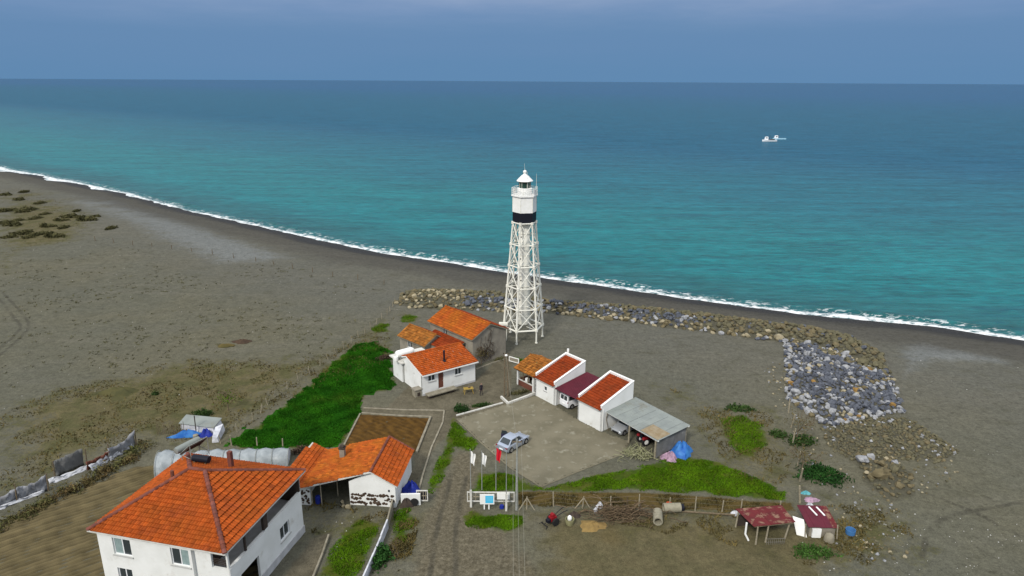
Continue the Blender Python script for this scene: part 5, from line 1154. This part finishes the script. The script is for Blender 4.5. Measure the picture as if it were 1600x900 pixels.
mb = MB(); r = 1.18; mb.raw([ax*(Lt+.01)+sx*(r*math.cos(math.pi*k/12))+Vector((0,0,r*1.05*math.sin(math.pi*k/12))) for k in range(13)], [tuple(range(13))]); mb.build('end_sheet', MTRW, TG)
TF = thing('sheeted_fence', 'makeshift fence of grey tarps, boards and white plastic on posts along the ploughed field', 'fence', (-49.79, 57.43), 0); o0 = Vector((*(-49.79, 57.43),0))
def drape(name, p0, p1, h0, h1, mat, sag=.25, base0=0, base1=0, par=TF, lean=.15):
    a = Vector((*p0,0))-o0; b = Vector((*p1,0))-o0; n, m_ = 14, 5; dn = Vector((b.y-a.y, a.x-b.x, 0)).normalized(); v = []
    for i in range(n+1):
        q = i/n
        for j in range(m_+1):
            t_ = j/m_; tp = (h0+(h1-h0)*q)*(1-sag*4*q*(1-q)*.8); bs_ = base0+(base1-base0)*q
            v.append(a.lerp(b, q)+dn*(lean*t_+.09*math.sin(q*17+t_*3)*(.3+t_)+.07*rng.normal())+Vector((0,0,bs_+(tp-bs_)*t_)))
    mb = MB(); mb.raw(v, [(i*(m_+1)+j, (i+1)*(m_+1)+j, (i+1)*(m_+1)+j+1, i*(m_+1)+j+1) for i in range(n) for j in range(m_)])
    o = mb.build(name, mat, par, 70); md = o.modifiers.new('thick', 'SOLIDIFY'); md.thickness = .03; return o
drape('tarp', (-50.58, 55.99), (-48.66, 58.5), 1.2, 1.5, MTRP, .2); drape('tarp', (-48.66, 58.5), (-46.91, 60.29), 1.6, 1.9, MTRP, .25); drape('white_sheet', (-50.2, 56.3), (-47.0, 59.84), .35, .3, MTRW, .1, lean=-.1)
drape('tarp', (-48.55, 58.72), (-47.02, 60.06), .8, .7, MTRW, .3, lean=-.35)
drape('board_panel', (-47.62, 62.62), (-46.1, 65.0), 1.9, 2.1, MGRY, .0); drape('white_sheet', (-47.44, 61.31), (-45.16, 64.12), .5, .45, MTRW, .2, lean=-.3)
drape('rusty_sheet', (-45.22, 63.99), (-44.01, 66.19), 1.0, 1.1, MBRK, .1); drape('white_sheet', (-44.39, 63.63), (-43.81, 66.59), .8, .9, MTRW, .3, lean=-.3)
drape('tarp', (-44.07, 66.06), (-42.66, 68.95), 1.5, 2.2, MTRP, .35); drape('tarp', (-43.86, 65.93), (-42.65, 68.67), 1.0, 1.3, MTRW, .35, lean=-.35)
for px_ in ((-48.7, 58.29), (-46.83, 60.17), (-47.67, 62.5), (-45.82, 65.0), (-44.0, 66.06), (-42.58, 68.95)):
    q = Vector((*px_,0))-o0; mb = MB(); mb.tube(q, q+Vector((.1,.05,2.0)), .08, .06, 6); mb.build('post', MTIM, TF)
def leafy(mb, c, rx, ry, rz, n, s):
    for _ in range(n):
        d = rng.normal(0, 1, 3); d /= np.linalg.norm(d); r = rng.random()**.4; k = 1+.35*math.sin(3*d[0]+5*d[1]+c[0])
        p = np.array([c[0]+d[0]*rx*r*k, c[1]+d[1]*ry*r*k, c[2]+abs(d[2])*rz*r*k]); a = rng.normal(0, s, 3); b = rng.normal(0, s, 3)
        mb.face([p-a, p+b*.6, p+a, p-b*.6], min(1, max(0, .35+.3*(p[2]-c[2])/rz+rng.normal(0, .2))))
hd = MB()
hl = [(-48.52, 53.22), (-46.4, 56.13), (-44.73, 59.3), (-43.35, 62.42), (-42.38, 64.91), (-41.78, 67.02), (-41.65, 69.82)]
for a, b in zip(hl, hl[1:]):
    n = int(math.hypot(b[0]-a[0], b[1]-a[1])/.5)+1
    for i in range(n):
        q = i/n; x = a[0]+(b[0]-a[0])*q+rng.normal(0,.5); y = a[1]+(b[1]-a[1])*q+rng.normal(0,.5); leafy(hd, (x, y, 0), .9, .9, rng.uniform(.35,.95), 110, .085)
hd.build('hedge_brush', MHDG, None, None, 'stuff')
def heap(name, label, cat, p0, rx, ry, h, mat, th=0, seed=1, n=18, fold=.16):
    T_ = MB(); rs = np.random.default_rng(seed); ph = rs.uniform(0, 6, 6); v = [(0,0,h)]
    for j in range(1, 7):
        t_ = j/6
        for k in range(n):
            q = 2*math.pi*k/n; w_ = 1+fold*math.sin(3*q+ph[0])+fold*.8*math.sin(7*q+ph[1])*t_; hh = h*(1-t_**1.8)*(1+.25*math.sin(4*q+ph[2]+3*t_))
            v.append((rx*t_*w_*math.cos(q), ry*t_*w_*math.sin(q), max(-.03, hh)))
    f = [(0, 1+k, 1+(k+1) % n) for k in range(n)]+[(1+(j-1)*n+k, 1+j*n+k, 1+j*n+(k+1) % n, 1+(j-1)*n+(k+1) % n) for j in range(1, 6) for k in range(n)]
    T_.raw(v, f); o = T_.build(name, mat, None, 50); o.location = g1(p0); o.rotation_euler = (0,0,R(th)); return tag(o, label, cat)
heap('blue_tarp', 'crumpled bright blue tarp heap beside the car port', 'tarp', (19.1, 68.08), 1.35, 1.1, 1.35, MTRB, 20, 3)
heap('pink_cloth', 'pink patterned cloth heap on the grass beside the blue tarp', 'cloth', (17.59, 67.11), .95, .8, .75, MPNK, 0, 4, fold=.25)
heap('blue_tarp', 'long bright blue tarp heap in front of the white sheeted hut', 'tarp', (-37.86, 71.34), 1.9, .35, .75, MTRB, 12, 5)
heap('navy_tarp', 'dark navy tarp heap in front of the white sheeted hut', 'tarp', (-35.82, 71.66), .8, .6, .8, MNVY, 12, 6)
heap('navy_tarp', 'dark navy tarp heap behind the outbuilding wall by the side gate', 'tarp', (-10.13, 60.19), 1.1, .9, 1.2, MNVY, 10, 7)
heap('straw_heap', 'yellow straw heap on the bare ground left of the brushwood', 'straw', (7.65, 54.95), 1.3, .9, .35, MSTR, 10, 8)
heap('twig_mound', 'dark reddish brush mound on the open sand left', 'brush', (-52.28, 82.8), 2.9, 1.0, .75, MDSH, 5, 9)
heap('soil_mound', 'brown turned-earth mound with reddish top on the far sand', 'soil', (-42.88, 101.3), 1.6, .8, .4, MBRN, 5, 10)
heap('soil_mound', 'brown turned-earth mound with litter on the far sand, left of the other', 'soil', (-44.85, 99.63), 1.4, .7, .3, MDRY, 5, 11)
WH = thing('sheeted_hut', 'low hut covered in white plastic sheeting beside the dark lawn', 'hut', (-39.31, 72.85), -6)
mb = MB(); mb.hexa([(0,0,0), (4.4,-.4,0), (4.4,1.6,0), (0,1.6,0)], [(0,.1,.85), (4.2,-.2,.7), (4.2,1.5,.95), (0,1.5,1.15)]); mb.build('sheeting', MTRW, WH)
mb = MB(); mb.slab([(-.15,-.05,.92), (4.35,-.35,.76), (4.35,1.65,1.02), (-.15,1.65,1.22)], .06); mb.build('roof_board', MZIN, WH)
mb = MB(); mb.hexa([(4.45,-.3,0), (5.2,-2.4,0), (5.9,-2.2,0), (5.2,.6,0)], [(4.5,-.2,.8), (5.25,-2.3,.7), (5.8,-2.2,.6), (5.1,.5,.9)]); mb.build('side_sheeting', MTRW, WH)
mb = MB(); mb.tube((2.2,-.5,0), (2.25,-.5,2.3), .06); mb.build('stake', MDK, WH)
PK = thing('stick_fence', 'rough upright stick paling beside the white sheeted hut', 'fence', (-41.5, 71.6), 8)
for i in range(16): mb = MB(); mb.tube((i*.2,0,0), (i*.2+rng.normal(0,.06),rng.normal(0,.05),rng.uniform(1.1,1.7)), .04, .025, 5, True, rng.random()); mb.build('stick', MTIM, PK)
mb = MB(); mb.lathe([(.2,0),(.3,.1),(.3,.4),(.1,.45)], 8); o_ = mb.build('cream_sack', MKER); o_.location = g1((-36.75, 71.05)); tag(o_, 'cream sack lying between the blue and navy tarps', 'sack')
TRL = thing('rubble_wall_stub', 'white painted stub wall with an old tyre leaning on it, by the side gate', 'wall', (-10.78, 58.11), 3)
mb = MB(); mb.box(0,1.9,-.1,.1,0,1.25); mb.build('wall_slab', MW, TRL)
mb = MB(); mb.lathe([(.2,-.09),(.4,-.08),(.42,0),(.4,.08),(.2,.09)], 16, (1.3,-.22,.42), axis='y'); mb.build('tyre', MTYR, TRL, 40)
heap('scrap_heap', 'dark scrap heap against the white stub wall by the side gate', 'scrap', (-10.24, 57.91), .7, .35, .8, MDK, 0, 12)

# ================================================================== animal shelters and clutter on the right
def open_shelter():
    T_ = thing('animal_shelter', 'open animal shelter with rusty red sheet roof on crooked white posts', 'shelter', (22.18, 52.39), 3)
    q = [(-.4,.0,1.9), (3.5,.3,2.05), (3.4,3.0,1.95), (-1.0,2.9,1.75)]
    o0 = Vector((*(22.18, 52.39),0))
    for i in range(7):
        a = Vector(q[0]).lerp(Vector(q[1]), i/7); b = Vector(q[0]).lerp(Vector(q[1]), (i+1)/7+.01); c = Vector(q[3]).lerp(Vector(q[2]), (i+1)/7+.01); d = Vector(q[3]).lerp(Vector(q[2]), i/7)
        dz = Vector((0,0,.02*(i % 2)+rng.uniform(0,.03))); mb = MB(); mb.slab([a+dz, b+dz, c+dz, d+dz], .03, rng.random()); mb.build('roof_sheet', MREDS, T_)
    for (x, y, x2, h) in ((0,.05,.0,1.85), (1.0,.3,1.1,1.85), (2.9,.6,3.2,1.95), (-.9,2.6,-.8,1.7), (3.2,2.8,3.3,1.9)): mb = MB(); mb.tube((x,y,0), (x2,y,h), .085, .07, 7); mb.build('post', MTIMP, T_)
    mb = MB(); mb.path([(-.45,.6,0), (-.75,.75,.6), (-.72,.8,1.75)], .09, 7); mb.build('bent_post', MWHT, T_)
    mb = MB(); mb.path([(-.3,.1,1.82), (3.4,.35,1.95)], .06, 6); mb.build('beam', MTIM, T_)
    mb = MB()
    for x in np.arange(.9,2.6,.18): mb.tube((x,-.1,0), (x+.02,-.1,.7), .02)
    for z in (.3,.65): mb.tube((.9,-.1,z), (2.6,-.1,z), .02)
    mb.build('wire_hurdle', MWIR, T_, None, 'stuff')
    mb = MB(); mb.box(-.8,3.2,2.75,2.82,0,1.2); mb.build('back_board', MDK, T_)
open_shelter()
HT = thing('chicken_hut', 'small white hut with red sheet roof and leaning boards next to the open shelter', 'hut', (27.29, 53.43), -3)
mb = MB(); mb.box(.1,2.4,.1,2.2,0,1.15); mb.build('body', MTAN, HT)
for i in range(5):
    a, b = -.1+i*.54, -.1+(i+1)*.54+.02; mb = MB(); mb.slab([(a,-.1,1.2+.015*(i % 2)), (b,-.1,1.2+.015*(i % 2)), (b-.25,2.5,1.75+.015*(i % 2)), (a-.25,2.5,1.75+.015*(i % 2))], .03, rng.random()); mb.build('roof_sheet', MREDS if i == 4 else MMAR, HT)
mb = MB(); mb.hexa([(-.9,.2,0), (-.1,-.1,0), (-.1,0,0), (-.9,.3,0)], [(-1.2,1.0,1.5), (-.35,.5,1.5), (-.35,.6,1.5), (-1.2,1.1,1.5)]); mb.build('leaning_board', MWHT, HT)
mb = MB(); mb.box(.3,1.1,-.12,.08,.1,1.0); mb.build('white_panel', MWHT, HT)
mb = MB(); mb.lathe([(.05,0),(.48,.05),(.45,.5),(.3,.75),(.05,.82)], 10, (1.75,-.35,0)); mb.build('grain_sack', MKER, HT, 60)
for x in (-.3, 2.55): mb = MB(); mb.tube((x,-.15,0), (x-.1,-.1,1.5), .06); mb.build('post', MTIMP, HT)
for i in range(2): mb = MB(); mb.hexa([(1.0+i*.7,1.2,1.55), (1.12+i*.7,1.2,1.55), (.72+i*.7,2.2,1.75), (.6+i*.7,2.2,1.75)], [(1.0+i*.7,1.2,1.63), (1.12+i*.7,1.2,1.63), (.72+i*.7,2.2,1.83), (.6+i*.7,2.2,1.83)]); mb.build('roof_batten', MWHT, HT)
heap('white_sack', 'white plastic sack slumped behind the red-roofed hut', 'sack', (29.2, 57.75), .6, .45, .55, MTRW, 60, 21)
heap('rag_heap', 'pinkish rag heap above the white sack by the driftwood posts', 'rags', (30.13, 59.36), .8, .5, .28, MPNK, 0, 22)
heap('teal_sack', 'teal sack on the heap beside the tall driftwood post', 'sack', (30.1, 60.7), .5, .35, .25, M('teal_cloth', (.06,.22,.25), (.12,.35,.38), 4), 0, 23)
heap('grey_sack', 'pale grey sack on the far side of the red-roofed hut', 'sack', (30.33, 56.74), .45, .4, .5, MTRP, 0, 24)
heap('white_bag', 'white bag on the ground at the left end of the open shelter', 'bag', (21.69, 56.96), .45, .3, .35, MTRW, 0, 25)
mb = MB(); mb.lathe([(.36,0),(.42,.05),(.44,.5),(.40,.5),(.36,.1)], 14); o_ = mb.build('blue_tub', M('blue_plastic', (.05,.15,.33))); o_.location = g1((31.41, 53.93)); tag(o_, 'blue plastic tub on the sand right of the red-roofed hut', 'tub')
mb = MB(); mb.lathe([(.22,0),(.3,.5),(.27,.5),(.2,.06)], 12); o_ = mb.build('orange_bucket', MORG); o_.location = g1((15.52, 57.94)); tag(o_, 'orange-red bucket beside the concrete pipes', 'bucket')
T_ = thing('yellow_tub', 'round greenish tub with a white bundle in it, right of the tiller', 'tub', (5.56, 55.22), 0)
mb = MB(); mb.lathe([(.34,0),(.42,.3),(.44,.62),(.40,.62),(.36,.3),(.3,.05)], 14); mb.build('bowl', M('olive_tub', (.26,.25,.13), (.2,.19,.1), 3), T_, 40); mb = MB(); mb.lathe([(.05,.3),(.24,.45),(.2,.75),(.05,.9)], 8, (0,.1,0)); mb.build('bundle', MWHT, T_, 60)
heap('dark_scrap', 'dark scrap heap behind the greenish tub', 'scrap', (6.09, 56.51), .6, .5, .4, MDK, 0, 26)
for k, (p_, dr, ln, lab) in enumerate((((14.11, 56.59), -100, 1.75, 'concrete pipe pointing towards the viewer beside the brushwood pile'), ((14.8, 57.21), 4, 1.9, 'concrete pipe lying sideways behind the other pipe'))):
    T_ = thing('concrete_pipe', lab, 'pipe', g1(p_), dr); T_.scale = (.88,)*3; mb = MB()
    n = 20; ro, ri, cz_ = .52, .37, .52; v = []
    for x, r in ((0,ro), (ln,ro), (ln,ri), (0,ri)): v += [(x, r*math.cos(2*math.pi*k2/n), cz_+r*math.sin(2*math.pi*k2/n)) for k2 in range(n)]
    mb.raw(v, [(j*n+i, j*n+(i+1) % n, ((j+1) % 4)*n+(i+1) % n, ((j+1) % 4)*n+i) for j in range(4) for i in range(n)]); mb.build('pipe_ring', MCPI, T_, 40)
    if k: mb = MB(); mb.lathe([(.3,ln+.0),(.40,ln+.05),(.40,ln+.35),(.1,ln+.36)], 14, (0,0,.52), axis='x'); mb.build('dark_plug', MBLK, T_)
mb = MB()
for i in range(230):
    c = np.array((10.49, 56.65))+rng.normal(0, 1, 2)*np.array([1.7,.65]); z0 = abs(rng.normal(0,.35)); an = rng.normal(.1,.6)+(math.pi if rng.random() < .5 else 0); L_ = rng.uniform(.9,2.4); p = Vector((c[0],c[1],z0)); pts = [p]
    for k in range(4): p = p+Vector((math.cos(an)*L_/4, math.sin(an)*L_/4*.8, rng.normal(0,.12))); p.z = max(.03, p.z); an += rng.normal(0,.3); pts.append(p)
    mb.path(pts, rng.uniform(.015,.04), 4, rng.random())
mb.build('brushwood_pile', M('brushwood', (.13,.095,.055), (.075,.05,.032), 4, tint=.45), None, None, 'stuff')
heap('white_bundle', 'black and white bundle at the back of the brushwood pile', 'bundle', (8.74, 57.98), .35, .3, .5, MTRW, 0, 31)
heap('white_bundle', 'white bundle at the left foot of the brushwood pile', 'bundle', (8.26, 57.14), .25, .3, .45, MTRW, 0, 32)
BM = thing('pole_on_ground', 'long grey pole lying on the ground right of the concrete pipes', 'pole', g1((16.42, 57.22)), 0)
mb = MB(); mb.tube((0,0,.1), (5.2,-.55,.1), .09); mb.build('log', MTIM, BM)
mb = MB()
for i in range(90):
    c = np.array((14.27, 67.62))+rng.normal(0,1,2)*np.array([.8,.6]); mb.path([(c[0],c[1],.02), (c[0]+rng.normal(0,.3),c[1]+rng.normal(0,.3),rng.uniform(.2,.6)), (c[0]+rng.normal(0,.6),c[1]+rng.normal(0,.6),rng.uniform(.1,.8))], .025, 4, rng.random())
mb.build('cut_branches', M('pale_branches', (.30,.29,.18), (.18,.19,.09), 4, tint=.3), None, None, 'stuff')

# ================================================================== shrubs and bare trees
def shrub(name, label, p_, rx, ry, rz, n, s, mat, group=None, cat='shrub', th=0):
    T_ = thing(name, label, cat, g1(p_), th, group)
    mb = MB()
    for i in range(5): mb.tube((0,0,-.05), (rng.normal(0,rx*.4),rng.normal(0,ry*.4),rz*.6), .04, .015, 4)
    mb.build('stem', MTIM, T_); mb = MB()
    for k in range(6): q = rng.uniform(0,6.28); leafy(mb, (rx*.45*math.cos(q), ry*.45*math.sin(q), -.05), rx*.7, ry*.7, rz*rng.uniform(.6,1.0), n//6, s)
    mb.build('foliage', mat, T_); return T_
shrub('spreading_shrub', 'broad dark green shrub beside the driftwood posts', (33.1, 63.56), 2.4, 2.2, 1.0, 2600, .10, M('ivy_leaf', (.018,.062,.010), (.010,.036,.007), 1.2, tint=.4))
shrub('spreading_shrub', 'dark green shrub with brownish twigs above the driftwood posts', (33.63, 70.95), 1.6, 1.5, 1.0, 1300, .09, MSHR)
shrub('spreading_shrub', 'low dark shrub left of the driftwood posts, above the yellow grass', (31.8, 72.43), 1.1, .8, .6, 700, .09, MSHR)
shrub('low_shrub', 'dark green low shrub on the sand behind the yellow grass', (29.1, 78.98), 1.7, 1.0, .6, 1300, .09, MSHR)
shrub('low_shrub', 'bright green weedy shrub at the bottom right below the hut', (27.06, 50.95), 1.9, 1.2, .6, 1600, .08, M('weed_leaf', (.05,.11,.02), (.03,.07,.012), 1.2, tint=.4))
shrub('round_bush', 'clipped round dark bush at the corner of the concrete yard', (-6.24, 78.38), .85, .85, 1.15, 1400, .07, M('box_leaf', (.022,.055,.012), (.012,.034,.008), 2, tint=.4))
shrub('low_hedge', 'narrow clipped hedge behind the white yard kerb', (-4.2, 79.65), 1.6, .4, .5, 900, .07, MSHR, th=15)
shrub('bare_bush', 'brown half-bare bush between the dark lawn and the cottage', (-19.17, 95.1), 1.1, 1.3, 1.0, 900, .07, MBRN)
shrub('dark_bush', 'dark bush behind the white sheeted hut', (-38.27, 76.61), 1.4, .8, .9, 900, .09, MSHR)
shrub('dark_bush', 'small dark tuft on the sand left of the dark lawn', (-47.18, 82.47), .5, .4, .6, 250, .08, MSHR)
shrub('dark_bush', 'dark brush clump beside the right end of the plastic tunnel', (-23.26, 68.04), 1.3, .8, 1.0, 700, .08, MBRN)
shrub('roadside_bush', 'leafy green bush beside the low wall at the bottom of the photo', (-11.05, 49.63), .9, 1.8, 1.0, 1500, .08, M('bush_leaf', (.028,.085,.016), (.016,.05,.010), 1.2, tint=.4))
shrub('bed_plants', 'low grey-green plants in the bed below the grey gable wall', (-1.67, 94.86), 1.0, .5, .6, 500, .07, MDSH, th=30)
shrub('bed_plants', 'low dark plants in the planter in front of the pavilion', (1.11, 83.48), 1.5, .5, .5, 700, .07, MDSH, th=25)
shrub('bed_plants', 'low green plants behind the small white panel', (0.83, 94.89), 1.2, .7, .5, 500, .07, MGRS, th=-30)
def bare_tree(label, p_, h, seed):
    T_ = thing('bare_tree', label, 'tree', g1(p_), 0); rs = np.random.default_rng(seed); tr = MB(); br = MB()
    def grow(mb, p, d, L_, r, k):
        q = p+d*L_; mb.tube(p, q, r, r*.7, 5, True, rs.random())
        if k == 0: return
        for _ in range(3 if k > 1 else 4): grow(br, q, (d+Vector(rs.normal(0,.5,3))+Vector((0,0,.15))).normalized(), L_*.72, r*.55, k-1)
    grow(tr, Vector((0,0,-.1)), Vector((0,0,1)), h*.35, .09, 4); tr.build('trunk', MTIM, T_); c = br.build('crown', MTIM, T_)
    mb = MB(); 
    for _ in range(260): d = rs.normal(0,.6,3); leafy(mb, (d[0]*h*.35, d[1]*h*.35, h*.45+abs(d[2])*h*.35), .15, .15, .15, 1, .06)
    mb.build('leaves', MDRY if seed != 41 else MGRS, T_)
bare_tree('thin tree with sparse yellow-green leaves at the corner of the dark lawn', (-35.66, 77.84), 2.9, 41)
bare_tree('thin bare tree in front of the left side of the grey gable wall', (-4.46, 92.89), 3.0, 42)
bare_tree('small bare tree among the driftwood posts', (33.18, 70.94), 4.2, 43)
bare_tree('pale bare tree rising behind the tall driftwood post', (31.36, 64.78), 3.4, 45)
bare_tree('leafless bush-like tree beside the low wall above the roadside bush', (-9.89, 50.64), 1.6, 44)
# dune scrub: one clump, then copies
spots = [(8,305,1.5), (30,312,1.2), (12,330,1.3), (40,330,1.6), (55,342,1.0), (62,318,.9), (75,355,1.2), (20,352,1.4), (40,365,1.2), (15,372,1.0), (95,345,1.1), (110,340,1.3), (135,345,1.6), (70,335,.8), (28,345,.9), (100,358,1.0), (85,372,1.5), (62,368,1.1), (48,372,1.2), (25,366,.9), (175,362,1.0), (150,340,.8), (5,350,1.2), (38,300,1.0), (120,330,.8)]
SPX = [(-181.12, 242.59), (-169.71, 233.37), (-158.53, 212.0), (-153.02, 212.17), (-141.85, 200.0), (-157.82, 226.07), (-130.39, 188.25), (-141.92, 190.59), (-130.93, 179.83), (-131.36, 174.35), (-132.57, 197.36), (-132.79, 202.26), (-125.18, 197.57), (-143.64, 207.07), (-144.91, 197.0), (-124.36, 185.81), (-119.84, 174.64), (-125.65, 177.58), (-125.94, 174.49), (-132.91, 178.98), (-109.38, 182.85), (-125.23, 202.48), (-145.86, 192.3), (-179.34, 250.0), (-137.22, 212.65)]
first = shrub('dune_shrub', 'low dark scrub clump on the dune at the far left', SPX[0], 2.3, 1.5, .9, 1100, .16, MDSH, 'scrub clumps on the far left dune')
for p_, (_, _, k) in zip(SPX[1:], spots[1:]): dup(first, g1(p_), rng.uniform(0, 360), None, k*.85)

# ================================================================== boats
BT = thing('fishing_boat', 'small white fishing boat with wheelhouse, nearest of the two out at sea', 'boat', (*(190.65, 517.75), -2), 176)
def hull(par, L_, B_, z0, z1, mat, name='hull'):
    mb = MB(); st = [(-.5,.36,.05), (-.35,.46,0), (0,.5,0), (.25,.42,0), (.42,.2,.1), (.5,.02,.3)]; v = []
    for x, w_, k in st: v += [(x*L_,-w_*B_,z1+k*.8), (x*L_,-w_*B_*.6,z0), (x*L_,w_*B_*.6,z0), (x*L_,w_*B_,z1+k*.8)]
    mb.raw(v, [(i*4+j, (i+1)*4+j, (i+1)*4+(j+1) % 4, i*4+(j+1) % 4) for i in range(5) for j in range(4)]+[(0,1,2,3)]); return mb.build(name, mat, par, 30)
hull(BT, 10.5, 3.4, -.3, 1.2, MHUL)
mb = MB(); mb.box(-3.8,1.0,-1.3,1.3,1.23,1.3); mb.build('deck', MDK, BT)
mb = MB(); mb.hexa([(1.2,-1.1,1.25), (3.6,-.9,1.25), (3.6,.9,1.25), (1.2,1.1,1.25)], [(1.3,-1.0,3.4), (3.1,-.85,3.4), (3.1,.85,3.4), (1.3,1.0,3.4)]); wh = mb.build('wheelhouse', MHUL, BT)
for y in (-1.05, 1.05): mb = MB(); mb.box(1.8,2.8,min(y,y*.92),max(y,y*.92),2.3,3.0); mb.build('window', MGL, wh)
mb = MB(); mb.tube((0,0,1.3), (0,0,4.6), .09); mb.tube((0,0,3.9), (-2.6,0,2.6), .06); mb.build('mast', MDK, BT)
for i in range(4): mb = MB(); mb.lathe([(.3,0),(.5,.1),(.5,.45),(.3,.6)], 8, (-1.0-.8*i,(-1)**i*.5,1.3)); mb.build('net_heap', MDK, BT)
BT2 = thing('small_boat', 'pale blue and white boat close behind the white fishing boat at sea', 'boat', (*(204.87, 536.12), -2), 178)
hull(BT2, 10, 2.8, -.2, .9, MHUB)
mb = MB(); mb.hexa([(1.2,-1.0,.9), (3.9,-.8,.9), (3.9,.8,.9), (1.2,1.0,.9)], [(1.5,-.9,3.0), (3.4,-.7,3.0), (3.4,.7,3.0), (1.5,.9,3.0)]); wh = mb.build('wheelhouse', MHUL, BT2)
for y in (-.93,.93): mb = MB(); mb.box(1.9,3.0,min(y,y*.9),max(y,y*.9),1.9,2.6); mb.build('window', MGL, wh)
mb = MB(); mb.tube((1.0,0,.9), (.8,0,4.2), .07); mb.build('mast', MDK, BT2)
